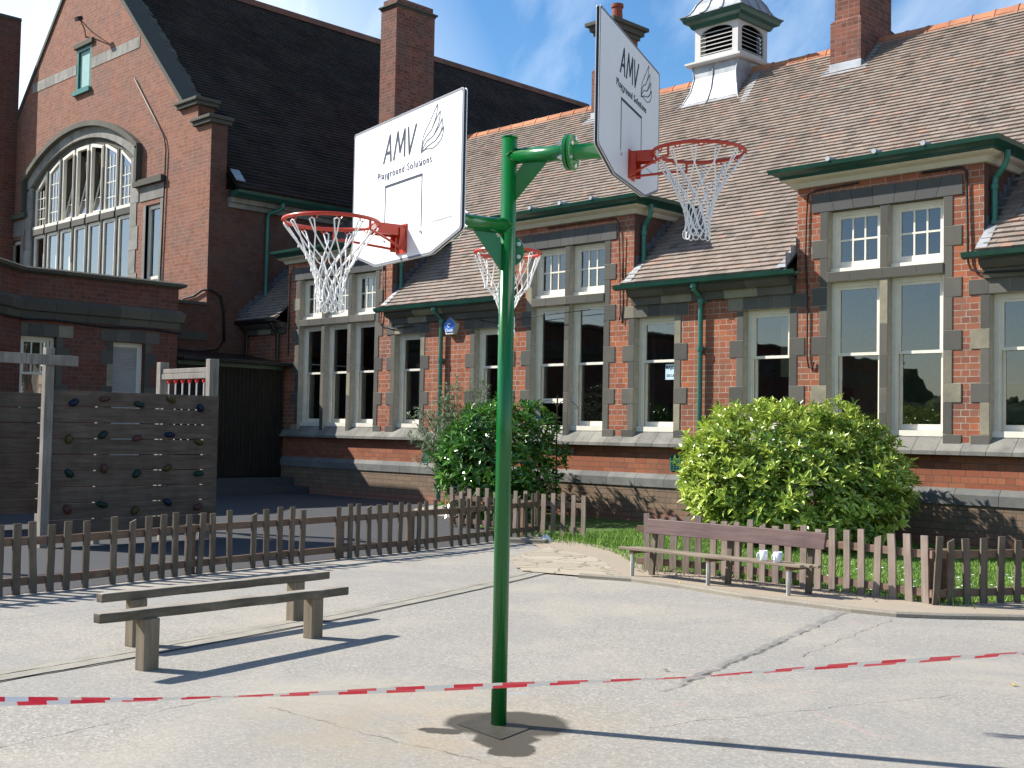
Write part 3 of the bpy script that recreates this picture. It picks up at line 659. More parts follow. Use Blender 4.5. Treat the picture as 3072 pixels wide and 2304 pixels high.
# classroom inside
mb = MB(); mb.box(-23.8, XR - .1, 21.0, 21.1, 0, 5.0, mi=0)
for x in (-19.9, -16.6, -13.2): mb.box(x, x + .08, Y + .36, 21, 0, 3.9, mi=1)
mb.box(-23.8, XR - .1, Y + .35, 21, .2, .25, mi=2); mb.box(-23.8, XR - .1, 18.2, 21, 5.0, 5.03, mi=1)
for x0_, x1_ in ((-17.3, -16.65), (-10.97, -10.22)): mb.box(x0_, x1_, 17.3, 17.35, 2.5, 3.6, mi=0)
mb.box(-19.6, -18.2, 20.9, 20.95, 1.6, 3.4, mi=3); mb.box(-22.6, -21.0, 20.9, 20.95, 1.4, 3.3, mi=3); mb.box(-19.5, -18.6, 18.6, 19.0, .8, 2.1, mi=4)
for x0_, x1_, z0_, z1_, m_ in ((-15.6, -15.1, 1.2, 1.9, 0), (-14.6, -14.1, 1.0, 1.6, 3), (-22.9, -22.5, 1.0, 1.9, 4), (-9.4, -8.9, 1.0, 1.7, 0), (-6.8, -6.3, 1.1, 1.8, 0), (-12.9, -12.6, 1.3, 2.2, 3), (-10.8, -10.3, 2.1, 2.35, 3)): mb.box(x0_, x1_, 18.2, 18.5, z0_, z1_, mi=m_)
for x in (-8.3, -7.2): mb.box(x, x + .04, 18.0, 18.4, .9, 2.4, mi=0)
mb.box(-8.3, -7.16, 18.0, 18.4, 2.36, 2.4, mi=0); mb.box(-8.3, -7.16, 18.0, 18.4, 1.7, 1.74, mi=0); mb.box(-11.0, -10.2, 17.4, 17.9, 1.5, 2.1, mi=1)
mb.build('classroom_interior', [MT['inner_wall'], MT['inner_dark'], MT['inner_floor'], MT['inner_pink'], MT['inner_blue']], school)
# downpipes
def dpipe(x, ztop, zbot, par, mat, swan=None, y=None, r=.042, swx=0):
    yy = (Y - .075) if y is None else y; mb = MB()
    top = [(x + swx, yy - .22, ztop), (x + swx, yy - .22, ztop - .10), (x + swx * .5, yy - .12, ztop - .22), (x, yy, ztop - .32)] if swan else [(x, yy - .21, ztop), (x, yy - .2, ztop - .08), (x, yy, ztop - .22)]
    mb.tube(top + [(x, yy, zbot)], r, 12)
    for z in [top[-1][2] - .04] + ([2.95] if zbot < 1 else []): mb.tube([(x, yy, z - .05), (x, yy, z + .03)], r + .014, 12); mb.box(x - .09, x + .09, yy + .02, yy + .05, z - .03, z + .01)
    mb.tube([(top[0][0], top[0][1], ztop - .06), (top[0][0], top[0][1], ztop + .005)], r + .015, 12)
    return mb.build('downpipe', mat, par, smooth=False)
dpipe(-18.29, 3.99, .12, school, MT['green_pipe'])
dpipe(-11.83, 3.99, .12, school, MT['green_pipe'])
for a_ in (-16.3, -10.06, -3.84):   # lead soakers on the near side of each dormer
    mb = MB()
    for k in range(12):
        y0 = Y - .32 + k * .145; y1 = y0 + .16; o = .05 if k == 0 else 0
        mb.add([(a_ - .15 - o, y0, roofz(y0) + .04), (a_ + .004, y0, roofz(y0) + .04), (a_ + .004, y1, roofz(y1) + .035), (a_ - .15, y1, roofz(y1) + .035)], [(0, 1, 2, 3)], rnd(0, 1))
        mb.add([(a_ - .006, y0, roofz(y0) + .03), (a_ - .006, y1, roofz(y1) + .03), (a_ - .006, y1, roofz(y1) + .13), (a_ - .006, y0, roofz(y1) + .13)], [(0, 1, 2, 3)], rnd(0, 1))
    mb.build('flashing', MT['lead'], school)
for b in (-19.99, -13.33, -7.10):
    mb = MB(); x = b + .08; yy = Y + .18
    mb.tube([(b + .27, Y + .12, 5.52), (b + .27, Y + .12, 5.40), (b + .22, Y + .13, 5.30), (b + .09, yy, 5.18), (b + .07, yy, 5.08), (b + .07, yy, 4.50), (b + .10, yy - .02, 4.44), (b + .18, yy - .05, 4.40)], .042, 12)
    for z in (5.05, 4.55): mb.tube([(b + .07, yy, z - .04), (b + .07, yy, z + .03)], .056, 12)
    mb.build('dormer_downpipe', MT['green_pipe'], school)
    # stepped lead flashing up the cheek
    mb = MB(); 
    for k in range(10):
        y0 = Y - .25 + k * .145; y1 = y0 + .16
        z0, z1 = roofz(y0), roofz(y1)
        if y1 > Y: mb.add([(b + .006, max(y0, Y), roofz(max(y0, Y)) + .01), (b + .006, y1, z1 + .01), (b + .006, y1, z1 + .09), (b + .006, max(y0, Y), z1 + .09)], [(0, 1, 2, 3)], rnd(0, 1))
        mb.add([(b + .0, y0, z0 + .035), (b + .085, y0, z0 + .035), (b + .085, y1, z1 + .028), (b + .0, y1, z1 + .028)], [(0, 1, 2, 3)], rnd(0, 1))
    mb.build('flashing', MT['lead_dark'], school)
    mb = MB(); mb.add([(b + .01, Y - .3, roofz(Y - .3) + .04), (b + .17, Y - .3, roofz(Y - .3) + .04), (b + .15, Y + .08, roofz(Y + .08) + .045), (b + .01, Y + .08, roofz(Y + .08) + .045)], [(0, 1, 2, 3)]); mb.build('flashing_foot', MT['lead'], school)
# black cables drooping over the brickwork
def cable(pts, r=.011, par=school, mat=None, name='cable'):
    mb = MB(); mb.tube(pts, r, 6); return mb.build(name, mat or MT['cable'], par, smooth=True)
cable([(-9.0, Y - .03, 5.33), (-9.7, Y - .03, 5.31), (-9.86, Y - .03, 5.26), (-9.88, Y - .03, 4.9), (-9.89, Y - .03, 4.3), (-9.85, Y - .03, 3.6), (-9.85, Y - .03, 2.75), (-9.82, Y - .03, 2.58), (-9.76, Y - .03, 2.56), (-9.73, Y - .03, 2.66)], .013)
cable([(-8.0, Y - .03, 5.34), (-7.42, Y - .03, 5.34), (-7.34, Y - .03, 5.28), (-7.32, Y - .03, 4.6), (-7.31, Y - .04, 4.0), (-7.26, Y - .05, 3.88), (-7.1, Y - .08, 3.82), (-6.6, Y - .12, 3.80), (-6.0, Y - .12, 3.79)], .016)
cable([(-15.4, Y - .03, 5.33), (-13.75, Y - .03, 5.33), (-13.66, Y - .03, 5.25), (-13.62, Y - .03, 4.4), (-13.6, Y - .03, 3.6), (-13.62, Y - .03, 3.5)], .011)
cable([(-13.55, Y - .03, 5.0), (-13.57, Y - .03, 4.3), (-13.52, Y - .03, 3.95), (-13.56, Y - .03, 3.45)], .009)
cable([(-20.28, Y - .03, 5.2), (-20.26, Y - .03, 4.3), (-20.32, Y - .03, 3.75), (-19.9, Y - .04, 3.65), (-19.2, Y - .08, 3.68)], .011)
cable([(-23.6, Y - .03, 5.3), (-23.75, Y - .03, 5.1), (-23.76, Y - .03, 3.2)], .011)
cable([(-14.2, Y - .14, 3.72), (-15.9, Y - .12, 3.66), (-16.6, Y - .08, 3.60), (-17.2, Y - .05, 3.70)], .007)
# air brick grilles
for x, z0, z1 in ((-12.36, .9, 1.16), (-18.74, .75, 1.1)):
    mb = MB(); mb.box(x - .11, x + .11, Y - .02, Y, z0, z1)
    for k in range(6):
        for j in range(3): mb.box(x - .085 + j * .06, x - .045 + j * .06, Y - .0225, Y - .02, z0 + .02 + k * (z1 - z0 - .03) / 6, z0 + .045 + k * (z1 - z0 - .03) / 6, mi=1)
    mb.build('vent_grille', [MT['vent'], MT['dark']], school)
# chimneys on the ridge
def chimney(x0, x1, y0, y1, zb, zs, zt, par, cap=True, pots=1, mat='brick_chim', capz=None):
    mb = MB(); mb.box(x0, x1, y0, y1, zb, zs); i = .06 if zs < zt else 0
    if zs < zt:
        mb.box(x0 + i, x1 - i, y0 + i, y1 - i, zs + .001, zt)
        mb.add([(x0, y0, zs), (x1, y0, zs), (x1, y1, zs), (x0, y1, zs), (x0 + i, y0 + i, zs + .07), (x1 - i, y0 + i, zs + .07), (x1 - i, y1 - i, zs + .07), (x0 + i, y1 - i, zs + .07)], [(0, 1, 5, 4), (1, 2, 6, 5), (2, 3, 7, 6), (3, 0, 4, 7)])
    c = mb.build('chimney', MT[mat], par)
    if cap:
        m = MB(); pth = [(x0 + i, y1 - i), (x0 + i, y0 + i), (x1 - i, y0 + i), (x1 - i, y1 - i), (x0 + i, y1 - i), (x0 + i, y0 + i)]
        m.box(x0 + i - .05, x1 - i + .05, y0 + i - .05, y1 - i + .05, zt, zt + .10); m.box(x0 + i - .12, x1 - i + .12, y0 + i - .12, y1 - i + .12, zt + .101, zt + .22); m.box(x0 + i - .2, x1 - i + .2, y0 + i - .2, y1 - i + .2, zt + .221, zt + .31)
        m.build('cap', MT['coping'], c, bevel=.01)
        for k in range(pots):
            yy = y0 + (y1 - y0) * (k + .5) / pots; xx = (x0 + x1) / 2
            m = MB(); m.tube([(xx, yy, zt + .3), (xx, yy, zt + .34), (xx, yy, zt + .75), (xx, yy, zt + .76), (xx, yy, zt + .84)], [.16, .14, .12, .15, .15], 14); m.build('pot', MT['pot'], c, smooth=False)
    # lead apron
    m = MB(); m.box(x0 - .012, x1 + .012, y0 - .012, y0 + .2, zb, roofz(y0) + .17)
    m.add([(x0 - .16, y0 - .16, roofz(y0 - .16) + .03), (x1 + .16, y0 - .16, roofz(y0 - .16) + .03), (x1 + .16, y0 + .0, roofz(y0) + .035), (x0 - .16, y0 + .0, roofz(y0) + .035)], [(0, 1, 2, 3)])
    for xa, xb in ((x0 - .13, x0), (x1, x1 + .13)): m.add([(xa, y0, roofz(y0) + .034), (xb, y0, roofz(y0) + .034), (xb, 22, roofz(22) + .034), (xa, 22, roofz(22) + .034)], [(0, 1, 2, 3)])
    m.build('flashing', MT['lead'], c)
    return c
chimney(-18.93, -18.28, 21.45, 22.5, 8.6, 10.2, 11.05, school, mat='brick_chim')
chimney(-12.37, -11.70, 21.2, 22.6, 8.4, 9.78, 12.4, school)
# louvred turret
cx, cy, hw = -15.25, 21.92, .565
tur = thing('ventilation_turret', 'white louvred turret with lead bell roof and flared lead skirt astride the tiled ridge', 'turret', (cx, cy, 9.6))
mb = MB()
prof = [(9.66, .60), (9.35, .60), (9.05, .66), (8.78, .78), (8.55, .96), (8.38, 1.16)]
N = len(prof)
for (z0, w0), (z1, w1) in zip(prof, prof[1:]):
    def ring(z, w): return [(cx - w * .92 if z < 9.4 else cx - w, cy - w, z), (cx + w * .92 if z < 9.4 else cx + w, cy - w, z), (cx + w * .92 if z < 9.4 else cx + w, cy + w, z), (cx - w * .92 if z < 9.4 else cx - w, cy + w, z)]
    mb.add(ring(z1, w1) + ring(z0, w0), [(0, 1, 5, 4), (1, 2, 6, 5), (2, 3, 7, 6), (3, 0, 4, 7)])
mb.build('lead_skirt', MT['lead'], tur, recalc=True)
mb = MB(); mb.tube([(cx - .05, cy - w - .008, z) for z, w in prof], .016, 6)
for sx in (-1, 1): mb.tube([(cx + sx * w * (.92 if z < 9.4 else 1), cy - w, z) for z, w in prof], .018, 6)
mb.build('skirt_rolls', MT['lead'], tur)
mb = MB(); mb.add([(cx + 1.0, cy - 1.1, 8.47), (cx + 1.16, cy - 1.1, 8.47), (cx + .82, cy - .05, 9.42), (cx + .62, cy - .05, 9.42)], [(0, 1, 2, 3)]); mb.build('skirt_flashing', MT['lead'], tur)
mb = MB(); mb.sweep([(cx - hw, cy + hw), (cx - hw, cy - hw), (cx + hw, cy - hw), (cx + hw, cy + hw), (cx - hw, cy + hw)], [(0, 9.62), (.13, 9.62), (.16, 9.66), (.16, 9.70), (.02, 9.76), (0, 9.76)]); mb.build('base_moulding', MT['louvre'], tur, recalc=True)
mb = MB(); zb, zt = 9.70, 10.58
ar = [(-.42, 9.84), (.42, 9.84), (.42, 10.30)] + [(.42 * cos(a), 10.30 + .15 * sin(a)) for a in [pi * k / 10 for k in range(1, 10)]] + [(-.42, 10.30)]
mats = []
for ux, uy in ((1, 0), (0, 1), (-1, 0), (0, -1)):
    nx, ny = uy, -ux
    f0 = lambda a, z: (cx + ux * a + nx * (hw - .04), cy + uy * a + ny * (hw - .04), z)
    f1 = lambda a, z: (cx + ux * a + nx * hw, cy + uy * a + ny * hw, z)
    mb.poly([(-hw, zb), (hw, zb), (hw, zt), (-hw, zt)], [ar], f1); wrap_holes(mb, [ar], f0, f1)
mb.build('louvre_housing', MT['louvre'], tur)
mb = MB()
for ux, uy in ((1, 0), (0, 1), (-1, 0), (0, -1)):
    nx, ny = uy, -ux
    for k in range(6):
        z = 9.86 + k * .092
        if k == 5: ww = .37
        else: ww = .42
        P = lambda a, o, zz: (cx + ux * a + nx * (hw + o), cy + uy * a + ny * (hw + o), zz)
        mb.add([P(-ww, .0, z), P(ww, .0, z), P(ww, .0, z + .012), P(-ww, .0, z + .012), P(-ww, -.10, z + .055), P(ww, -.10, z + .055), P(ww, -.10, z + .067), P(-ww, -.10, z + .067)], [(0, 1, 2, 3), (3, 2, 6, 7), (4, 5, 1, 0)])
mb.build('louvre_slats', MT['louvre'], tur)
mb = MB(); mb.box(cx - .4, cx + .4, cy - .4, cy + .4, 9.7, 10.5); mb.build('turret_core', MT['dark'], tur)
mb = MB(); mb.sweep([(cx - hw, cy + hw), (cx - hw, cy - hw), (cx + hw, cy - hw), (cx + hw, cy + hw), (cx - hw, cy + hw)], [(-.02, 10.48), (.06, 10.48), (.10, 10.56), (.19, 10.60), (.21, 10.66), (.24, 10.70), (-.02, 10.70)]); mb.build('eaves_moulding', MT['green_gutter'], tur, recalc=True)
bell = [(10.705, .82), (10.74, .74), (10.80, .66), (10.90, .60), (11.02, .55), (11.14, .47), (11.24, .36), (11.31, .2), (11.33, 0.02)]
mb = MB()
for (z0, w0), (z1, w1) in zip(bell, bell[1:]):
    r0 = [(cx - w0, cy - w0, z0), (cx + w0, cy - w0, z0), (cx + w0, cy + w0, z0), (cx - w0, cy + w0, z0)]; r1 = [(cx - w1, cy - w1, z1), (cx + w1, cy - w1, z1), (cx + w1, cy + w1, z1), (cx - w1, cy + w1, z1)]
    mb.add(r0 + r1, [(0, 1, 5, 4), (1, 2, 6, 5), (2, 3, 7, 6), (3, 0, 4, 7)])
mb.build('bell_roof', MT['lead'], tur)
mb = MB()
for sx, sy in ((-1, -1), (1, -1), (1, 1), (-1, 1), (-.33, -1), (.33, -1), (1, -.33), (1, .33), (-1, 0)): mb.tube([(cx + sx * w, cy + sy * w, z + .01) for z, w in bell], .022, 6)
mb.build('bell_rolls', MT['lead'], tur)
# alarm box
al = thing('alarm_box', 'pentagonal blue and grey alarm box on the brick wall beside the thin green downpipe', 'alarm box', (-18.0, Y, 3.6))
mb = MB(); pent = [(-18.0 + .19 * cos(radians(90 + 72 * k)), 3.60 + .19 * sin(radians(90 + 72 * k))) for k in range(5)]
mb.prism(pent, lambda x, z: (x, Y + .0, z), lambda x, z: (x, Y - .11, z)); mb.build('housing', MT['alarm_box'], al, recalc=True)
mb = MB(); pent = [(-18.0 + .175 * cos(radians(90 + 72 * k)), 3.60 + .175 * sin(radians(90 + 72 * k))) for k in range(5)]
mb.prism([(x, z) for x, z in pent if z > 3.5 or True], lambda x, z: (x, Y - .11, max(z, 3.485)), lambda x, z: (x, Y - .122, max(z, 3.485))); fc = mb.build('face', MT['alarm_blue'], al, recalc=True)
def text(body, size, mat, parent, M_, name='lettering', ext=.0008, spacing=1.0, align='CENTER', bold=0):
    cu = bpy.data.curves.new(name, 'FONT'); cu.body = body; cu.size = size; cu.align_x = align; cu.extrude = ext; cu.space_character = spacing; cu.offset = bold
    tmp = bpy.data.objects.new(name, cu); COL.objects.link(tmp); bpy.context.view_layer.update()
    me = bpy.data.meshes.new_from_object(tmp.evaluated_get(bpy.context.evaluated_depsgraph_get())); bpy.data.objects.remove(tmp)
    me.materials.clear(); me.materials.append(mat); off = Vector((0, 0, 0)); p = parent
    while p is not None: off += p.location; p = p.parent
    me.transform(M_); me.transform(Matrix.Translation(-off)); me.name = name
    o = bpy.data.objects.new(name, me); COL.objects.link(o); o.parent = parent; return o
def frame(o, ex, ey):
    ex = Vector(ex).normalized(); ey = Vector(ey).normalized(); ez = ex.cross(ey); m = Matrix.Identity(4)
    for i in range(3): m[i][0] = ex[i]; m[i][1] = ey[i]; m[i][2] = ez[i]; m[i][3] = o[i]
    return m
text('Chubb', .085, MT['daisy'], fc, frame((-18.0, Y - .1235, 3.50), (1, 0, 0), (0, 0, 1)), bold=.001)
mb = MB()
mb.tube([(-18.0 + .045 * cos(a), Y - .124, 3.625 + .04 * sin(a)) for a in [radians(20 + 30 * k) for k in range(10)]], .010, 6); mb.box(-18.055, -17.99, Y - .126, Y - .1225, 3.64, 3.665); mb.build('emblem', MT['daisy'], fc)
# sticker on the glass
st = thing('window_sticker', 'pale blue security sticker inside the window right of the middle dormer', 'sticker', (-12.62, Y + .2, 2.6))
mb = MB(); mb.box(-12.77, -12.52, Y + .215, Y + .217, 2.45, 2.72); so = mb.build('sheet', MT['sticker'], st)
text('MAJEST', .075, MT['sticker_ink'], so, frame((-12.645, Y + .214, 2.635), (1, 0, 0), (0, 0, 1)), bold=.002); text('SECURI', .06, MT['sticker_ink'], so, frame((-12.645, Y + .214, 2.50), (1, 0, 0), (0, 0, 1)), bold=.001)

# ------------------------------------------------------------------ gabled hall
HY = 15.15; HX = -25.6; AX = -32.67
hall = thing('school_hall', 'tall gabled brick hall with big arched stone window and steep dark tiled roof', 'building', (AX, HY, 0))
apex = 15.32; K = 1.015
def verge(x): return apex - K * abs(x - AX)
LX = AX - (HX - AX)
def arc(R, zc, x): return zc + sqrt(max(0, R * R - (x - AX) ** 2))
zc = 9.98 - 6.4
ah = [(AX - 3.42, 3.0), (AX + 3.42, 3.0)] + [(AX + 3.42 * (1 - 2 * k / 24), arc(6.4, zc - .32, AX + 3.42 * (1 - 2 * k / 24))) for k in range(25)]
sideR = rect(-28.72, -27.98, 3.0, 7.2); sideL = rect(-37.30, -36.50, 3.0, 7.1)
sw = rect(-33.05, -32.15, 10.93, 12.22)
outer = [(LX, 0), (HX, 0), (HX, 8.95), (-26.25, 8.95), (-26.25, 9.5), (-27.0, 9.5), (AX, verge(AX)), (LX + 1.4, verge(LX + 1.4)), (LX + .65, 9.5), (LX + .65, 8.95), (LX, 8.95)]
hf = lambda x, z: (x, HY, z); HH = [ah, sideR, sideL, sw]
mb = MB(); mb.poly(outer, HH, hf); wrap_holes(mb, HH, hf, lambda x, z: (x, HY + .35, z))
mb.build('gable_wall', MT['brick_hall'], hall)
mb = MB(); mb.poly([(HY, 0), (45, 0), (45, 7.3), (HY + .45, 7.3), (HY + .45, 8.95), (HY, 8.95)], [], lambda y, z: (HX, y, z))
mb.box(-26.25, -26.2499, HY, HY + .45, 8.95, 9.5); mb.add([(-26.25, HY + .45, 8.95), (HX, HY + .45, 8.95), (HX, HY + .45, 7.0), (-26.25, HY + .45, 7.0)], [(0, 1, 2, 3)])
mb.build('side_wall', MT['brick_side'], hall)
mb = MB()
for x0, x1, z in ((-26.35, HX + .1, 8.95), (-27.15, -26.15, 9.5)):
    mb.box(x0, x1, HY - .10, HY + .52, z - .10, z - .001); mb.box(x0 - .04, x1 + .04, HY - .15, HY + .56, z, z + .09)
mb.build('kneeler_stones', MT['coping'], hall, bevel=.02); mb = MB()
for x0, x1, z in ((LX - .1, LX + .75, 8.95), (LX + .55, LX + 1.5, 9.5)): mb.box(x0, x1, HY - .12, HY + .5, z - .05, z + .09)
mb.build('kneeler_stones', MT['coping'], hall, bevel=.02)
for sgn in (1, -1):
    mb = MB(); x1 = AX + sgn * (5.67 if sgn > 0 else 5.67)
    a = (AX, apex); b = (x1, verge(x1)); nx, nz = K / sqrt(1 + K * K) * sgn, 1 / sqrt(1 + K * K)
    pr = [(a[0], a[1] - .02), (a[0], a[1] + .13), (b[0] + nx * .1, b[1] + nz * .1), (b[0], b[1] - .02)]
    mb.prism(pr, lambda x, z: (x, HY + .5, z), lambda x, z: (x, HY - .05, z)); mb.build('verge_coping', MT['coping'], hall, recalc=True)
# roof slopes
c2 = 1 / sqrt(1 + K * K); s2 = K * c2; HL = 15.2
EXx = -25.12; RZ = 7.30; RA = RZ + K * (EXx - AX); LL = (RA - RZ) / s2
mb = MB()
tiles(mb, (EXx, HY + .5, RZ), (0, 1, 0), (-c2, 0, s2), HL + 6, LL, gauge=.15, tw=.26, skip=None)
mb.build('tiled_roof', MT['tile_dark'], hall)
mb = MB(); mb.add([(EXx, HY + .45, RZ - .02), (EXx, HY + HL + 6.5, RZ - .02), (AX, HY + HL + 6.5, RA - .02), (AX, HY + .45, RA - .02)], [(0, 1, 2, 3)])
mb.add([(AX, HY + .45, RA - .02), (AX, HY + HL + 6.5, RA - .02), (2 * AX - EXx, HY + HL + 6.5, RZ - .02), (2 * AX - EXx, HY + .45, RZ - .02)], [(0, 1, 2, 3)])
mb.build('roof_underlay', MT['tile_dark'], hall)
mb = MB(); y = HY + .5
while y < HY + HL + 6.4:
    mb.prism([(-.2, -.18), (.2, -.18), (.06, .06), (-.06, .06)], lambda a, b: (AX + a, y + .445, RA + .06 + b), lambda a, b: (AX + a, y, RA + .06 + b), rnd(0, 1)); y += .45
mb.build('ridge_tiles', MT['ridge_dark'], hall, recalc=True)
# rough mortar verge next to the gable
mb = MB()
for k in range(46):
    x = AX + .1 + k * .12; mb.obox((x, HY + .62 + rnd(-.03, .05), verge(x) - .12), ((1, 0, -1), (0, 1, 0), (1, 0, 1)), (.085, .10 + rnd(0, .08), .05 + rnd(0, .03)), rnd(0, 1))
mb.build('verge_tiles', MT['coping'], hall)
# eaves of the side wall: stone corbels + gutter
mb = MB(); pth = [(HX, HY + .5), (HX, 40)]
mb.sweep(pth, [(0, 6.86), (.08, 6.86), (.08, 6.98), (0, 6.98)], seg=.5); mb.sweep(pth, [(0, 6.983), (.16, 6.983), (.16, 7.1), (0, 7.1)], seg=.5); mb.build('eaves_corbels', MT['stone_hall'], hall, recalc=True)
mb = MB(); mb.sweep(pth, [(.1, 7.103), (.40, 7.103), (.47, 7.18), (.49, 7.25), (.1, 7.25)]); mb.build('gutter', MT['green_gutter'], hall, recalc=True)
mb = MB(); mb.tube([(HX + .38, 17.0, 7.1), (HX + .38, 17.0, 7.0), (HX + .3, 16.95, 6.93), (HX + .12, 16.78, 6.85), (HX + .08, 16.76, 6.75), (HX + .08, 16.76, 4.6)], .05, 10); mb.build('downpipe', MT['green_pipe'], hall)
mb = MB(); mb.obox((HX + .30, HY + .58, 7.62), ((1, 0, 1), (0, 1, 0), (1, 0, -1)), (.012, .12, .22)); mb.build('flashing', MT['lead'], hall)
# stone band across the gable
mb = MB(); za, zb_ = 11.50, 11.80
xl, xr = AX - (apex - zb_) / K + .15, AX + (apex - zb_) / K - .12
x = xl
while x < xr - .01:
    e = min(x + .30, xr)
    if not (x < -32.15 and e > -33.05): mb.box(x + .004, e - .004, HY - .012, HY + .02, za, zb_, rnd(0, 1))
    elif x < -33.05: mb.box(x + .004, -33.05, HY - .012, HY + .02, za, zb_, rnd(0, 1))
    elif e > -32.15: mb.box(-32.15, e - .004, HY - .012, HY + .02, za, zb_, rnd(0, 1))
    if x < -33.05 <= e: mb.build('stone_band', MT['stone_hall'], hall); mb = MB()
    x += .30
mb.build('stone_band', MT['stone_hall'], hall)
mb = MB(); mb.box(-33.15, -32.0, HY - .08, HY + .25, 12.22, 12.36); mb.build('small_lintel', MT['coping'], hall, bevel=.01)
mb = MB()
for b_ in ((-33.05, -32.95, 10.98, 12.22), (-32.25, -32.15, 10.98, 12.22), (-32.95, -32.25, 12.12, 12.22), (-32.95, -32.25, 10.98, 11.06)): mb.box(b_[0], b_[1], HY - .0, HY + .12, b_[2], b_[3])
mb.box(-33.12, -32.08, HY - .09, HY + .12, 10.86, 10.975); w = mb.build('gable_window', MT['green_pipe'], hall)
mb = MB()
for k in range(5): mb.box(-32.94 + k * .138, -32.94 + k * .138 + .132, HY + .06, HY + .08, 11.06, 12.12, rnd(0, 1))
mb.build('blind', MT['teal_win'], w)
# floodlight on its arm
mb = MB(); mb.tube([(-32.55, HY, 12.49), (-32.2, HY - .2, 12.58), (-31.85, HY - .5, 12.70)], .016, 6); mb.tube([(-32.13, HY, 12.53), (-32.0, HY - .25, 12.62), (-31.83, HY - .5, 12.70)], .013, 6)
mb.obox((-31.83, HY - .55, 12.71), ((1, 0, 0), (0, 1, .4), (0, -.4, 1)), (.09, .08, .05)); mb.build('floodlight', MT['cable'], hall)
cable([(-29.5, HY - .04, 10.69), (-28.02, HY - .04, 9.06), (-27.8, HY - .04, 8.8), (-27.71, HY - .04, 8.5), (-27.74, HY - .04, 7.4), (-27.80, HY - .04, 5.4), (-27.82, HY - .04, 4.5)], .019, hall, MT['cable'], 'conduit')
# great window: hood, arch stones, mullions, lights
hood = []
def band(R0, R1, y0, y1, half, zc_, mb, n=22, seam=True):
    for k in range(n):
        xa = AX - half + 2 * half * k / n; xb = AX - half + 2 * half * (k + 1) / n - (.006 if seam else 0)
        q = [(xa, arc(R0, zc_, xa)), (xb, arc(R0, zc_, xb)), (xb, arc(R1, zc_, xb)), (xa, arc(R1, zc_, xa))]
        mb.prism(q, lambda x, z: (x, y1, z), lambda x, z: (x, y0, z), rnd(0, 1))
mb = MB(); band(6.28, 6.42, HY - .16, HY + .02, 3.62, zc, mb, 26, False); mb.box(AX + 3.50, AX + 3.64, HY - .16, HY + .02, 7.9, 8.80); mb.box(AX - 3.64, AX - 3.50, HY - .16, HY + .02, 7.9, 8.80)
mb.box(AX + 3.4, AX + 4.9, HY - .13, HY + .02, 7.72, 7.88); mb.box(AX - 4.9, AX - 3.4, HY - .13, HY + .02, 7.72, 7.88); mb.build('hood_mould', MT['coping'], hall)
mb = MB(); band(5.98, 6.275, HY - .02, HY + .3, 3.45, zc, mb, 16)
for sx in (-1, 1):
    for k in range(9):
        z0 = 3.0 + k * .62; xx = sorted((AX + sx * 3.10, AX + sx * (3.55 if k % 2 else 3.45))); mb.box(xx[0], xx[1], HY - .02, HY + .3, z0 + .004, min(z0 + .616, 8.62), rnd(0, 1))
mb.build('arch_stones', MT['stone_hall'], hall)
mb = MB(); band(5.80, 5.975, HY + .08, HY + .34, 3.2, zc, mb, 40); mb.build('arch_inner_ring', MT['coping'], hall)
mb = MB(); pit = .885; x0 = AX - 3.5 * pit
for k in range(8):
    x = x0 + k * pit; zt_ = arc(5.82, zc, x)
    for z0, z1 in [(3.0 + j * .62, min(3.0 + (j + 1) * .62, zt_)) for j in range(10)]:
        if z1 > z0 + .01: mb.box(x - .052, x + .052, HY + .04, HY + .36, z0, z1 - .006, rnd(0, 1))
for k in range(7): mb.box(x0 + k * pit + .052, x0 + (k + 1) * pit - .052, HY + .0, HY + .36, 7.12, 7.29, rnd(0, 1))
mb.build('mullions', MT['stone'], hall)
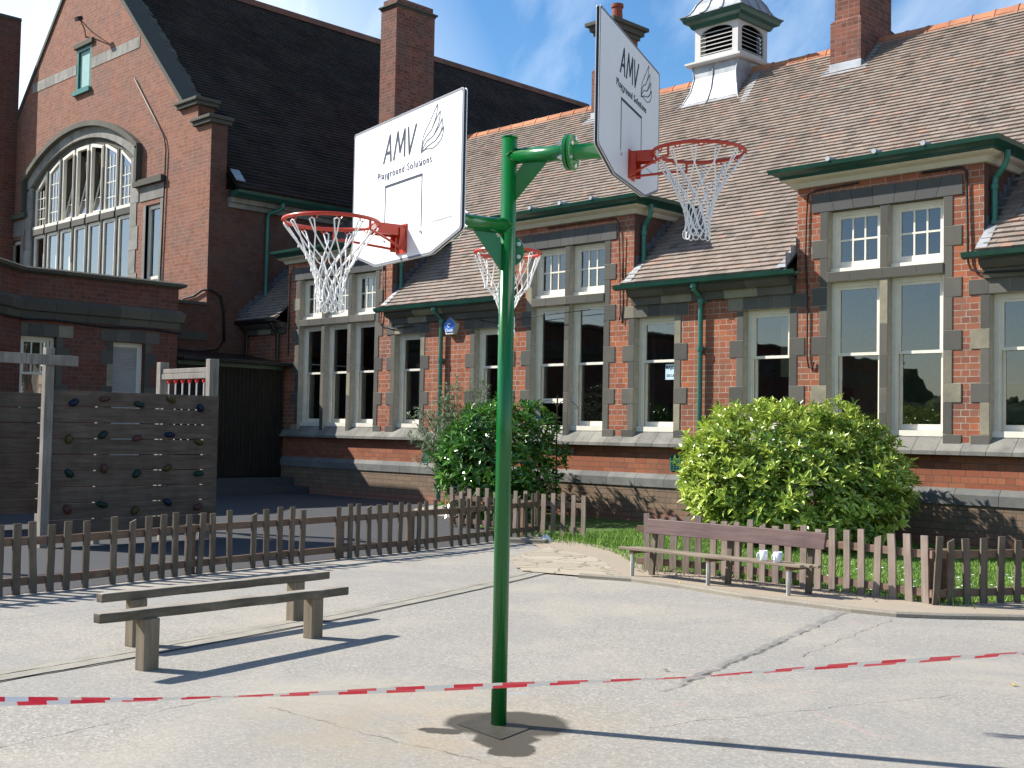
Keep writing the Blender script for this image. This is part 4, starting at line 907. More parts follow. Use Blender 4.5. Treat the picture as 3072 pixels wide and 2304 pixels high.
def light(xa, xb, z0, ztl, ztr, cols=2, rows=4, tilt=0, mid=None):
    yy = HY + .075; F = .095; mb = MB(); y0, y1 = yy, yy + .1
    def q(pts, a=y0, b=y1): mb.prism(pts, lambda x, z: (x, b, z), lambda x, z: (x, a, z))
    q([(xa, z0), (xa + F, z0), (xa + F, ztl - .02), (xa, ztl)]); q([(xb - F, z0), (xb, z0), (xb, ztr), (xb - F, ztr - .02)])
    q([(xa + F, ztl - .09), (xb - F, ztr - .09), (xb - F, ztr), (xa + F, ztl)]); mb.box(xa, xb, yy - .06, yy + .1, z0 - .03, z0 + .08)
    if mid: mb.box(xa + F, xb - F, y0 + .02, y1, mid - .04, mid + .04)
    if not tilt and cols > 1:
        for c in range(1, cols): x = xa + F + (xb - xa - 2 * F) * c / cols; mb.box(x - .012, x + .012, y0 + .03, y0 + .06, z0 + .08, min(ztl, ztr) - .08)
        for r in range(1, rows): z = z0 + (min(ztl, ztr) - z0) * r / rows; mb.box(xa + F, xb - F, y0 + .032, y0 + .058, z - .012, z + .012)
    w = mb.build('window', MT['white'], hall)
    g = MB(); zt_ = min(ztl, ztr) - .05
    if tilt:
        t = .34; H = zt_ - z0 - .1; s_ = MB()
        fn = lambda x, h, o=0: (x, yy + .05 - t * (1 - h / H) * -1 * .0 + (-.30) * (h / H) * -1 + o, z0 + .1 + h * .97)
        f2 = lambda x, h, o=0: (x, yy + .04 + .38 * h / H + o, z0 + .1 + h * .95)
        for a, b in ((xa + F, xa + F + .05), (xb - F - .05, xb - F)): s_.add([f2(a, 0), f2(b, 0), f2(b, H), f2(a, H), f2(a, 0, .04), f2(b, 0, .04), f2(b, H, .04), f2(a, H, .04)], [(0, 1, 2, 3), (4, 7, 6, 5), (0, 3, 7, 4), (1, 5, 6, 2)])
        for h in (.03, H * .25, H * .5, H * .75, H - .05): s_.add([f2(xa + F, h), f2(xb - F, h), f2(xb - F, h + .03), f2(xa + F, h + .03)], [(0, 1, 2, 3)])
        s_.build('open_casement', MT['white'], w)
        g.add([f2(xa + F, 0, .02), f2(xb - F, 0, .02), f2(xb - F, H, .02), f2(xa + F, H, .02)], [(0, 1, 2, 3)])
    else: g.add([(xa + F, yy + .045, z0 + .08), (xb - F, yy + .045, z0 + .08), (xb - F, yy + .045, ztr - .08), (xa + F, yy + .045, ztl - .08)], [(0, 1, 2, 3)])
    g.build('pane', MT['glass'], w)
for k in range(7):
    xa, xb = x0 + k * pit + .052, x0 + (k + 1) * pit - .052
    light(xa, xb, 7.30, arc(5.81, zc, xa), arc(5.81, zc, xb), 3, 4, tilt=k in (2, 3, 4))
    light(xa, xb, 3.2, 7.11, 7.11, 1, 1, mid=4.9 if k > 4 else 4.5)
mb = MB(); mb.box(-28.86, -28.72, HY - .01, HY + .3, 3, 7.2); mb.box(-27.98, -27.80, HY - .01, HY + .3, 3, 7.3); mb.box(-29.05, -27.80, HY - .02, HY + .3, 7.32, 7.70); mb.box(-28.72, -27.98, HY + .03, HY + .3, 7.18, 7.318); mb.build('side_window_surround', MT['stone_hall'], hall, bevel=.01); mb = MB()
mb.box(-36.50, -36.3, HY - .01, HY + .3, 3, 7.2); mb.box(-37.5, -36.25, HY - .02, HY + .3, 7.2, 7.68); mb.box(-37.45, -37.30, HY - .01, HY + .3, 3, 7.19); mb.build('side_window_surround', MT['stone_hall'], hall, bevel=.01)
light(-28.72, -27.98, 3.2, 7.18, 7.18, 1, 1, mid=5.3); light(-37.3, -36.5, 3.2, 7.08, 7.08, 1, 1, mid=5.3)
mb = MB(); mb.box(-37.6, -27.6, 17.5, 17.6, 2.5, 9.4); mb.build('hall_interior', MT['inner_dark'], hall)
# big chimney on the hall eaves
mb = MB(); mb.box(-26.26, HX + .02, 20.8, 22.2, 6.5, 13.22); bc = mb.build('chimney', MT['brick_chim'], hall)
mb = MB(); mb.box(-26.29, HX + .05, 20.77, 22.23, 13.22, 13.27); mb.box(-26.33, HX + .09, 20.73, 22.27, 13.271, 13.33); mb.build('cap', MT['coping'], bc, bevel=.02)
mb = MB(); mb.box(-26.22, HX - .02, 20.84, 22.16, 13.33, 13.5); mb.build('pot_base', MT['brick_chim'], bc)
# ------------------------------------------------------------------ brick tower at the far left
tow = thing('brick_stack', 'plain dark red brick stack rising at the left edge in front of the hall gable', 'chimney stack', (-37.8, 14.8, 0))
mb = MB(); TX, TY = -37.03, 15.149; mb.box(TX - 1.6, TX, TY - .78, TY, 0, 13.96); tb = mb.build('stack_wall', MT['brick_annexe'], tow)
mb = MB(); mb.box(TX - 1.63, TX + .03, TY - .81, TY - .001, 13.96, 14.06); mb.build('stack_coping', MT['coping'], tow)
# ------------------------------------------------------------------ flat-roofed annexe
AXx = -23.85
ann = thing('brick_annexe', 'low flat-roofed brick annexe with stone parapet standing in shade before the hall', 'building', (AXx, 10, 0))
PL = [(-22.94, -12), (-22.94, 9.0), (AXx, 9.93), (AXx, 13.42)]
def wallrun(a, b, z0, z1, holes, mb):
    d = Vector((b[0] - a[0], b[1] - a[1])); L = d.length; d.normalize(); n = Vector((d.y, -d.x))
    f1 = lambda s, z: (a[0] + d.x * s, a[1] + d.y * s, z); f0 = lambda s, z: (a[0] + d.x * s - n.x * .3, a[1] + d.y * s - n.y * .3, z)
    mb.poly([(0, z0), (L, z0), (L, z1), (0, z1)], holes, f1); wrap_holes(mb, holes, f0, f1)
mb = MB(); o = 9.93
wallrun(PL[2], PL[3], 0, 4.5, [rect(9.95 - o + .02, 10.70 - o, 1.5, 3.25), rect(11.93 - o, 12.66 - o, .6, 3.25)], mb)
wallrun(PL[1], PL[2], 0, 4.5, [], mb); wallrun(PL[0], PL[1], 0, 4.5, [], mb)
wallrun(PL[3], (-29.5, 13.42), 0, 4.5, [], mb)
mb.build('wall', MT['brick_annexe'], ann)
mb = MB(); mb.sweep(PL + [(-29.5, 13.42)], [(-.3, 4.50), (.03, 4.5), (.12, 4.54), (.14, 4.60), (.05, 4.64), (-.3, 4.64)], seg=.7); mb.build('parapet_coping', MT['coping'], ann, recalc=True)
mb = MB(); mb.sweep(PL + [(-29.5, 13.42)], [(-.02, 3.60), (.03, 3.60), (.05, 3.74), (.10, 3.76), (.13, 3.93), (.04, 4.02), (-.02, 4.02)], seg=.6); mb.build('cornice', MT['coping'], ann, recalc=True)
mb = MB(); mb.tube([(AXx + .06, y, 3.58 + .02 * sin(y * 3.1) - .012 * (y - 10)) for y in [9.95 + k * .22 for k in range(17)]], .022, 6); mb.tube([(-22.88, 8.9 - k * .5, 3.56 + .02 * sin(k)) for k in range(12)][::-1] + [(AXx + .06, 9.97, 3.58)], .022, 6); mb.build('cable', MT['cable'], ann)
mb = MB(); mb.add([(AXx - .2, 13.2, 4.2), (-29.5, 13.2, 4.2), (-29.5, -12, 4.2), (-23.0, -12, 4.2), (-23.0, 9.0, 4.2), (AXx - .2, 9.9, 4.2)], [(0, 1, 2, 3, 4, 5)]); mb.build('flat_roof', MT['dark_asphalt'], ann)
mb = MB()
def bY(y0, y1, o_, z0, z1, t): mb.box(AXx - .25, AXx + o_, y0 + .003, y1 - .003, z0 + .003, z1 - .003, t)
for k in range(4): bY(9.80 + .31 * k if k else 9.95, 9.80 + .31 * (k + 1), .02, 3.25, 3.5, rnd(0, 1))
mb.build('window_surround', MT['stone'], ann)
mb = MB()
for k in range(4): bY(11.64 + .335 * k, 11.64 + .335 * (k + 1), .02, 3.25, 3.5, rnd(0, 1))
for ye, sg in ((11.93, -1), (12.66, 1)):
    for z0, z1 in QW[1:3]: a, b = sorted((ye, ye + sg * .27)); bY(a, b, .012, z0, z1, rnd(0, 1))
    for z0, z1 in ((1.2, 2.03), (2.30, 2.77), (3.05, 3.25)): a, b = sorted((ye, ye + sg * .135)); bY(a, b, .010, z0, z1, rnd(0, 1))
mb.build('window_surround', MT['stone'], ann)
mb = MB()
for z0, z1, w_ in ((2.03, 2.30, .27), (2.77, 3.05, .27), (1.4, 2.03, .135), (2.30, 2.77, .135), (3.05, 3.25, .135)): bY(10.70, 10.70 + w_, .011, z0, z1, rnd(0, 1))
mb.build('jamb_stones', MT['stone'], ann)
sxf = lambda x, y_, z: (AXx - (y_ - Y), x, z)
def sashY(y0, y1, z0, z1, zm): return sash(y0, y1, z0, z1, zm, lights=1, par=ann, sx=sxf)
w = sashY(9.97, 10.70, 1.55, 3.25, 2.50)
mb = MB()
for k in (1, 2): y_ = 10.05 + .57 * k / 3; mb.box(AXx - .185, AXx - .165, y_ - .012 + .02, y_ + .012 + .02, 2.5, 3.15)
mb.build('glazing_bars', MT['white'], w)
mb = MB(); mb.box(AXx - .27, AXx - .14, 11.93, 12.00, .6, 3.25); mb.box(AXx - .27, AXx - .14, 12.55, 12.66, .6, 3.25); mb.box(AXx - .27, AXx - .14, 12.0, 12.55, 3.15, 3.25); dr = mb.build('louvred_door', MT['white'], ann)
mb = MB()
for k in range(52): z = .65 + k * .048; mb.add([(AXx - .17, 12.0, z), (AXx - .17, 12.55, z), (AXx - .215, 12.55, z + .042), (AXx - .215, 12.0, z + .042)], [(0, 1, 2, 3)])
mb.box(AXx - .24, AXx - .225, 12.0, 12.55, .6, 3.15); mb.build('slats', MT['louvre'], dr)
mb = MB(); mb.box(AXx - .9, AXx - .88, 9.9, 10.75, 1.5, 3.3); mb.build('window_backdrop', MT['curtain'], ann)
# link wall between annexe and hall with lit coping, cables
mb = MB(); mb.box(-26.0, HX + .04, 13.44, HY - .005, 0, 4.40, mi=0); lw = mb.build('link_wall', MT['brick_side'], hall)
mb = MB(); mb.box(-26.05, HX + .10, 13.44, HY + .02, 4.40, 4.47); mb.box(-26.05, HX + .08, 13.44, HY + .0, 3.55, 3.75); mb.build('link_coping', MT['coping'], hall)
cable([(-26.6, HY - .05, 4.62), (-26.1, HY - .05, 4.66), (-25.7, HY - .06, 4.78), (-25.55, HY + .1, 4.78), (-25.54, HY + .35, 4.65), (-25.54, HY + .45, 4.3), (-25.54, HY + .48, 3.55)], .03, hall)
cable([(-25.54, HY + .48, 3.6), (-25.54, HY + .3, 3.35), (-25.53, HY - .2, 3.28), (-25.53, HY - .9, 3.3)], .02, hall)
# lead flashing where the school roof meets the hall wall
mb = MB()
for k in range(14):
    y0 = 16.05 + k * .14; z0 = roofz(y0); mb.add([(HX + .02, y0, z0 + .03), (HX + .14, y0, z0 + .03), (HX + .14, y0 + .14, roofz(y0 + .14) + .03), (HX + .02, y0 + .14, roofz(y0 + .14) + .03)], [(0, 1, 2, 3)])
    mb.add([(HX + .012, y0, z0 + .02), (HX + .012, y0 + .14, roofz(y0 + .14)), (HX + .012, y0 + .14, z0 + .26), (HX + .012, y0, z0 + .24)], [(0, 1, 2, 3)])
mb.build('flashing', MT['lead_dark'], school)
mb = MB(); mb.tube([(-24.15, Y - .3, 4.0), (-24.15, Y - .2, 3.85), (-24.15, Y - .08, 3.75), (-24.15, Y - .08, 3.1)], .045, 8); mb.build('downpipe', MT['black'], school); mb = MB(); mb.tube([(-25.45, Y - .3, 4.0), (-25.45, Y - .1, 3.8), (-25.45, Y - .1, 3.0)], .035, 8); mb.build('downpipe', MT['black'], school)
# ------------------------------------------------------------------ boarded shed and steps
shd = thing('boarded_shed', 'dark boarded lean-to shed filling the corner between the annexe and the school', 'shed', (-23.9, 15, 0))
mb = MB(); y = 13.44
while y < 16.21:
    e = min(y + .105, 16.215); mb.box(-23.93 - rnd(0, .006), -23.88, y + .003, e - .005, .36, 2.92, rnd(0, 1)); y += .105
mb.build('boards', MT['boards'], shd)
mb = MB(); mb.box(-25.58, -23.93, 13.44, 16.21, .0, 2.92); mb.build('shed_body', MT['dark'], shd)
mb = MB(); mb.box(-23.9, -23.84, 13.44, 16.22, 2.86, 2.95); mb.build('fascia', MT['green_gutter'], shd)
mb = MB(); mb.add([(-25.56, 13.44, 3.28), (-23.66, 13.44, 3.0), (-23.66, 16.29, 3.0), (-25.56, 16.29, 3.28), (-25.56, 13.44, 3.2), (-23.66, 13.44, 2.95), (-23.66, 16.29, 2.95), (-25.56, 16.29, 3.2)], [(0, 1, 2, 3), (4, 7, 6, 5), (0, 4, 5, 1), (1, 5, 6, 2)]); mb.tube([(-23.60, 13.44, 2.98), (-23.60, 16.28, 2.98)], .045, 8); mb.build('shed_roof', MT['black'], shd)
stp = MB(); stp.box(-23.9, -23.3, 13.3, 16.2, 0, .34); s1 = stp.build('stone_step', MT['dark_asphalt'])
tag(s1, 'upper dark stone step against the boarded shed', 'step', 'steps below the boarded shed')
stp = MB(); stp.box(-23.3, -22.7, 13.0, 16.2, 0, .17); s1 = stp.build('stone_step', MT['dark_asphalt'])
tag(s1, 'lower wide dark stone step in front of the boarded shed', 'step', 'steps below the boarded shed')
# ------------------------------------------------------------------ three-way goal post
PX, PY = -4.42, 4.37
goal = thing('goal_post', 'bright green steel post carrying two white backboards and three red hoops with nets', 'goal post', (PX, PY, 0))
mb = MB(); mb.tube([(PX, PY, -.05), (PX, PY, 3.035)], .0405, 28); post = mb.build('post', MT['green_post'], goal)
for p in post.data.polygons: p.use_smooth = len(p.vertices) == 4
mb = MB(); mb.tube([(PX, PY, 3.034), (PX, PY, 3.041)], .043, 24); mb.build('post_cap', MT['green_post'], goal)
def smooth_tube(o):
    for p in o.data.polygons: p.use_smooth = len(p.vertices) == 4
    return o
def netmesh(c, R, Rb, H, ncord=12, rows=5, narrow=None, seed=1, r=.0034, loopd=.03):
    rg = random.Random(seed); mb = MB(); prev = None
    zs = [0] + [H * q for q in (.38, .53, .67, .80, .92)][:rows]
    rs = [R, R * .54, R * .40, R * .31, Rb, Rb * .98]
    if narrow: rs = narrow
    def P(k, i):
        a = 2 * pi * (k + (.5 if i % 2 else 0)) / ncord; j = .006 if i else 0
        return Vector((c[0] + rs[i] * cos(a) + rg.uniform(-j, j), c[1] + rs[i] * sin(a) + rg.uniform(-j, j), c[2] - zs[i] + rg.uniform(-j, j) * 1.5))
    nodes = [[P(k, i) for k in range(ncord)] for i in range(len(zs))]
    for i in range(len(zs) - 1):
        for k in range(ncord):
            a = nodes[i][k]
            for kk in ((k, (k - 1) % ncord) if i % 2 == 0 else (k, (k + 1) % ncord)):
                b = nodes[i + 1][kk]; m = a.lerp(b, .5) + Vector((rg.uniform(-.004, .004), rg.uniform(-.004, .004), -.004))
                if i == 0:
                    ax = (Vector(c) - a); ax.z = 0; sd = Vector((-ax.y, ax.x, 0)).normalized() * (.012 if kk == k else -.012)
                    a2 = a + sd + Vector((0, 0, -.006)); q = a2.lerp(b, .35) + sd * .6; mb.tube([a, a2, q, b], r * 1.05, 5)
                else: mb.tube([a, m, b], r * .95, 5)
            if i: mb.tube([nodes[i][k] + Vector((0, 0, .011)), nodes[i][k] - Vector((0, 0, .011))], r * 1.7, 5)
    last = nodes[-1]
    for k in range(ncord):
        a = last[k]; t = (last[(k + 1) % ncord] - a).normalized()
        mb.tube([a + t * loopd * .5 * sin(q) + Vector((0, 0, -loopd * .7 * (1 - cos(q)))) for q in [2 * pi * u / 8 for u in range(9)]], r * .95, 5)
    return mb
def hoop(c, n, R, par, dist, bz, plate=True):
    """ring at c, n = outward direction, dist = ring centre to mounting plate"""
    n = Vector(n).normalized(); t = Vector((-n.y, n.x, 0)); c = Vector(c); up = Vector((0, 0, 1)); mb = MB()
    pts = [c + n * R * cos(a) + t * R * sin(a) for a in [2 * pi * k / 48 for k in range(49)]]
    mb.tube(pts, .0095, 10, cap=False); ring = mb.build('hoop', MT['red'], par, smooth=True)
    mb = MB(); base = c - n * dist
    if plate:
        mb.obox(base + n * .004 - up * .045, (t, n, up), (.052, .004, .072)); 
        mb.obox(base + n * (dist - R) / 2 + up * .016, (t, n, up), (.040, (dist - R) / 2 + .004, .0035))
        for s_ in (-1, 1): mb.obox(base + n * (dist - R) / 2 - up * .008 + t * s_ * .038, (t, n, up), (.0035, (dist - R) / 2, .026))
        for s_ in (-1, 1): mb.obox(base + n * .025 - up * .05 + t * s_ * .049, (t, n, up), (.003, .014, .055))
        for s_ in (-1, 1):
            a = radians(62) * s_; e = c + Vector((n.x * -cos(a) * R + t.x * sin(a) * R, n.y * -cos(a) * R + t.y * sin(a) * R, 0))
            dn = (e - base).normalized()
            mb.tube([base + t * s_ * .03 + n * .01 - up * .095, base + (e - base) * .8 + t * s_ * .0 - up * .055, e - up * .05, e - up * .0], .0065, 8)
    else:
        mb.obox(base + n * (dist - R) / 2, (t, n, up), (.03, (dist - R) / 2, .006)); mb.obox(base + n * .004 - up * .03, (t, n, up), (.045, .005, .06))
    mb.build('bracket', MT['red'], ring)
    mb = MB()
    for k in range(12):
        a = 2 * pi * (k + .5) / 12; p = c + n * R * cos(a) + t * R * sin(a)
        rd = (n * cos(a) + t * sin(a)); tn = (t * cos(a) - n * sin(a))
        mb = MB(); mb.tube([p - rd * .004 - tn * .016 - up * .006, p - rd * .006 - tn * .008 - up * .02, p - rd * .006 + tn * .008 - up * .02, p - rd * .004 + tn * .016 - up * .006], .0032, 5); mb.build('net_hook', MT['red'], ring)
    if plate:
        for s_ in (-1, 1):
            for dz in (.0, -.095): q = base + n * .008 + t * s_ * .036 + up * dz; mb = MB(); mb.tube([q, q + n * .009], .008, 6); mb.build('bolt', MT['steel'], ring)
    return ring
def arm(az, z, length, fl, gus=.28):
    n = Vector((cos(az), sin(az), 0)); t = Vector((-n.y, n.x, 0)); up = Vector((0, 0, 1)); c = Vector((PX, PY, z)); mb = MB()
    mb.tube([c + n * .012, c + n * length], .0405, 24); a = smooth_tube(mb.build('arm', MT['green_post'], goal))
    mb = MB()
    for d0 in (fl - .022, fl + .002):
        mb.tube([c + n * d0, c + n * (d0 + .003), c + n * (d0 + .017), c + n * (d0 + .020)], [.088, .092, .092, .088], 28)
    f = mb.build('flange', MT['green_post'], a)
    mb = MB()
    for k in range(6):
        q = 2 * pi * (k + .5) / 6; p = c + (t * cos(q) + up * sin(q)) * .070
        mb = MB(); mb.tube([p + n * (fl - .048), p + n * (fl - .0361), p + n * (fl - .036), p + n * (fl - .0225), p + n * (fl - .022), p + n * (fl + .022), p + n * (fl + .0221), p + n * (fl + .032)], [.0065, .0065, .0125, .0125, .006, .006, .0125, .0125], 6); mb.build('bolt', MT['steel'], a)
    mb = MB()
    for k in range(28):   # weld bead where the arm meets the post
        q = 2 * pi * k / 28; w0 = c + n * (sqrt(max(0, .0405 ** 2 - (.0405 * cos(q)) ** 2)) + .001) + (t * cos(q) + up * sin(q)) * .0405; q2 = 2 * pi * (k + 1) / 28; w1 = c + n * (sqrt(max(0, .0405 ** 2 - (.0405 * cos(q2)) ** 2)) + .001) + (t * cos(q2) + up * sin(q2)) * .0405
        mb.tube([w0, w1], .0045, 5)
    mb.build('weld_bead', MT['green_post'], a)
    if gus:
        mb = MB(); g0 = lambda s_, z_: tuple(c + n * s_ + up * z_ + t * .005); g1 = lambda s_, z_: tuple(c + n * s_ + up * z_ - t * .005)
        mb.prism([(.036, -.095), (.036, -.225), (.045, -.225), (.205, -.045), (.205, -.036), (.082, -.036)][::-1], g0, g1); mb.build('gusset', MT['green_post'], a, recalc=True)
    return a, c, n, t
def ribbon_stroke(mb, pts, w, fn, d=.0016):
    """flat stroke with round ends in board coordinates"""
    P = [Vector(p) for p in pts]
    for a, b in zip(P, P[1:]):
        dv = (b - a).normalized(); nn = Vector((-dv.y, dv.x)) * w / 2
        q = [a + nn, a - nn, b - nn, b + nn]; mb.add([fn(p.x, p.y, d) for p in q], [(0, 1, 2, 3)])
    for a in P: mb.add([fn(a.x + w / 2 * cos(2 * pi * k / 10), a.y + w / 2 * sin(2 * pi * k / 10), d + .0001) for k in range(10)], [tuple(range(10))])
def board(c, n, t, z0, par, Lb, W_=1.13):
    """t: to the viewer's right when facing the board"""
    h = W_ / 2; base = Vector((PX, PY, 0)) + n * Lb
    out = [(-h, z0 - .066), (-.288, z0 - .15), (.288, z0 - .15), (h, z0 - .066), (h, z0 + .585), (-h, z0 + .585)]
    def rnded(pts, ins):
        cx_ = sum(p[0] for p in pts) / len(pts); cz_ = sum(p[1] for p in pts) / len(pts); r = []
        N = len(pts)
        for i in range(N):
            p = Vector(pts[i]); a = Vector(pts[i - 1]); b = Vector(pts[(i + 1) % N])
            da = (a - p).normalized(); db = (b - p).normalized(); bis = (da + db).normalized(); s_ = max(.3, abs(bis.x * da.y - bis.y * da.x)); p = p + bis * ins / s_
            r.append(tuple(p + da * .012)); r.append(tuple(p + (da + db) * .005)); r.append(tuple(p + db * .012))
        return r
    fn = lambda o: (lambda u, z: tuple(base + t * u + n * o + Vector((0, 0, z - 0))))
    mb = MB(); mb.prism(rnded(out, .003), fn(-.0165), fn(-.003)); bo = mb.build('backboard', MT['black'], par, recalc=True)
    mb = MB(); mb.prism(rnded(out, .0), fn(-.0029), fn(0)); mb.build('front_sheet', MT['board_white'], bo, recalc=True)
    mb = MB(); mb.prism(rnded(out, .0), fn(-.020), fn(-.0166)); mb.build('rear_sheet', MT['board_white'], bo, recalc=True)
    F = lambda u, z, d: tuple(base + t * u + n * d + Vector((0, 0, z0 + z)))
    mb = MB(); P = lambda u, z: F(u, z, .0004)     # engraved border, wide on the long edges
    inner = rnded([(a, b - z0) for a, b in out], .012); outr = rnded([(a, b - z0) for a, b in out], .001)
    for i in range(len(inner)):
        j = (i + 1) % len(inner); mb.add([P(*outr[i]), P(*outr[j]), P(*inner[j]), P(*inner[i])], [(0, 1, 2, 3)])
    mb.build('border', MT['board_grey'], bo)
    mb = MB()
    sw = .012; x1, zt, zl = .19, .245, -.005
    ribbon_stroke(mb, [(-x1, zl), (-x1, zt)], .007, F); ribbon_stroke(mb, [(x1, zl), (x1, zt)], .007, F, .0015); ribbon_stroke(mb, [(-x1, zt), (x1, zt)], .013, F, .0014)
    mb.build('target_square', MT['sticker_ink'], bo)
    mb = MB(); sw = .0165
    ox, oz, s = -.215, .372, .128
    def st(*p, k=[0]):
        k[0] += 1; ribbon_stroke(mb, [(ox + a * s, oz + b * s) for a, b in p], sw, F, .0012 + .00004 * k[0])
    st((0, 0), (.50, 1), (.60, 0)); st((.2, .33), (.57, .33))
    st((.85, 0), (1.15, 1), (1.35, .2), (1.72, 1), (1.72, 0)); st((2.0, 1), (2.12, 0), (2.62, 1))
    mb.build('logo_letters', MT['sticker_ink'], bo)
    mb = MB(); ox, oz, s = .175, .352, .150; w_ = .0042; q = [0]
    def feather(pts):
        q[0] += 1; P_ = [Vector(p) for p in pts]; C = []
        for i in range(len(P_) - 1):
            p0, p1, p2, p3 = P_[max(i - 1, 0)], P_[i], P_[i + 1], P_[min(i + 2, len(P_) - 1)]
            for k in range(6):
                u = k / 6; C.append(.5 * ((2 * p1) + (p2 - p0) * u + (2 * p0 - 5 * p1 + 4 * p2 - p3) * u * u + (-p0 + 3 * p1 - 3 * p2 + p3) * u ** 3))
        C.append(P_[-1])
        for a, b in zip(C, C[1:]):
            dv = (b - a); 
            if dv.length < 1e-6: continue
            dv.normalize(); nn = Vector((-dv.y, dv.x)) * w_ / 2 / s
            mb.add([F(ox + p.x * s * 1.3, oz + p.y * s, .0012 + .00005 * q[0]) for p in (a + nn, a - nn, b - nn, b + nn)], [(0, 1, 2, 3)])
    feather([(0, 0), (.10, .50), (.45, .95), (.78, 1.38)]); feather([(.78, 1.38), (.72, 1.0), (.50, .62)])
    feather([(.50, .62), (.72, .90), (.92, 1.12)]); feather([(.92, 1.12), (.85, .75), (.60, .40)])
    feather([(.60, .40), (.85, .62), (1.02, .86)]); feather([(1.02, .86), (.98, .48), (.70, .22)])
    feather([(.70, .22), (.90, .36), (1.10, .58)]); feather([(1.10, .58), (1.0, .22), (.62, .02), (.25, .06), (0, 0)])
    feather([(0, 0), (.15, .38), (.50, .62)]); feather([(0, 0), (.25, .28), (.60, .40)]); feather([(0, 0), (.35, .14), (.70, .22)])
    mb.build('wing_logo', MT['sticker_ink'], bo)
    Fm = frame(F(0, .29, .0013), t, (0, 0, 1))
    text('Playground Solutions', .052, MT['sticker_ink'], bo, Fm, spacing=1.25)
    text('www.amvplaygrounds.co.uk', .017, MT['board_pale'], bo, frame(F(.39, .0, .0013), t, (0, 0, 1)), name='small_print')
    mb = MB()
    for sx in (-1, 1):
        for zz in (-.03, .30): p = Vector(F(sx * (.19 if zz < 0 else .17), zz, 0)); mb = MB(); mb.tube([p, p + n * .006], .008, 8); mb.build('bolt', MT['steel'], bo)
    return bo
HC = {}
for az, za, z0, seed in ((radians(258.3), 2.565, 2.481, 3), (radians(24.0), 2.935, 2.893, 9)):
    a, c, n, t = arm(az, za, .60, .335)
    tr = Vector((0, 0, 1)).cross(n)  # right-hand side for someone facing the board
    b = board(c, n, tr, z0, goal, .655 if az < 1 else .62)
    Lb = .655 if az < 1 else .62; cc = Vector((PX, PY, z0)) + n * 1.0
    h = hoop(cc, n, .225, goal, 1.0 - Lb, z0)
    if az > 1: nm = netmesh(cc - Vector((0, 0, .018)), .222, .060, .40, seed=seed)
    else: nm = netmesh(cc - Vector((0, 0, .018)), .222, .060, .40, seed=seed)
    nm.build('net', MT['net'], h)
az = radians(135.2); a, c, n, t = arm(az, 2.50, .42, .40, 0)
cc = Vector((PX, PY, 2.535)) + n * .70
h = hoop(cc, n, .190, goal, .28, 2.535, plate=False)
netmesh(cc - Vector((0, 0, .015)), .186, .05, .47, seed=5, ncord=10, narrow=[.188, .125, .07, .042, .04, .04]).build('net', MT['net'], h)
# ------------------------------------------------------------------ barrier tape
tp = thing('barrier_tape', 'red and white striped barrier tape stretched across the front of the playground', 'barrier tape', (-2.5, 2.5, 0))
key = [(-4.40, .60, .66), (-3.543, 1.457, .687), (-3.254, 1.745, .700), (-2.965, 2.033, .721), (-2.486, 2.51, .763), (-2.11, 2.883, .796), (-1.823, 3.168, .835), (-1.428, 3.56, .884), (-.8, 4.18, .95)]
pts = []
for (a, b) in zip(key, key[1:]):
    for k in range(24): pts.append(Vector(a).lerp(Vector(b), k / 24))
random.seed(4); n_ = len(pts); mbt = MB(); sec_ = 0
tw = [0.0]
for i in range(1, n_): tw.append(tw[-1] + .035 + .05 * sin(i * .06))
def tapeP(i):
    p = pts[i]; a = .35 + .55 * sin(i * .055) + .5 * sin(i * .021 + 2); w_ = .0125 * (1 + .3 * sin(i * .09))
    d = Vector((.707, .707, .06)); v = Vector((.55, -.55, 0)) * cos(a) * 1.4 + Vector((0, 0, 1)) * (.45 + .55 * abs(sin(a)))
    return p + v * w_, p - v * w_, p + Vector((.004, -.004, .0)) * sin(i * .3)
stripe = []; x = 0.; col = 0; nxt = .09; sl = 0
L = 0
for i in range(n_ - 1):
    a0, b0, m0 = tapeP(i); a1, b1, m1 = tapeP(i + 1); L += (pts[i + 1] - pts[i]).length
    ca = int(((L + .00) % .155) > .065); cb = int(((L + .03) % .155) > .065)
    mbt.add([a0, m0, m1, a1], [(0, 1, 2, 3)], mi=ca); mbt.add([m0, b0, b1, m1], [(0, 1, 2, 3)], mi=cb)
mbt.build('tape', [MT['tape_white'], MT['tape_red']], tp)
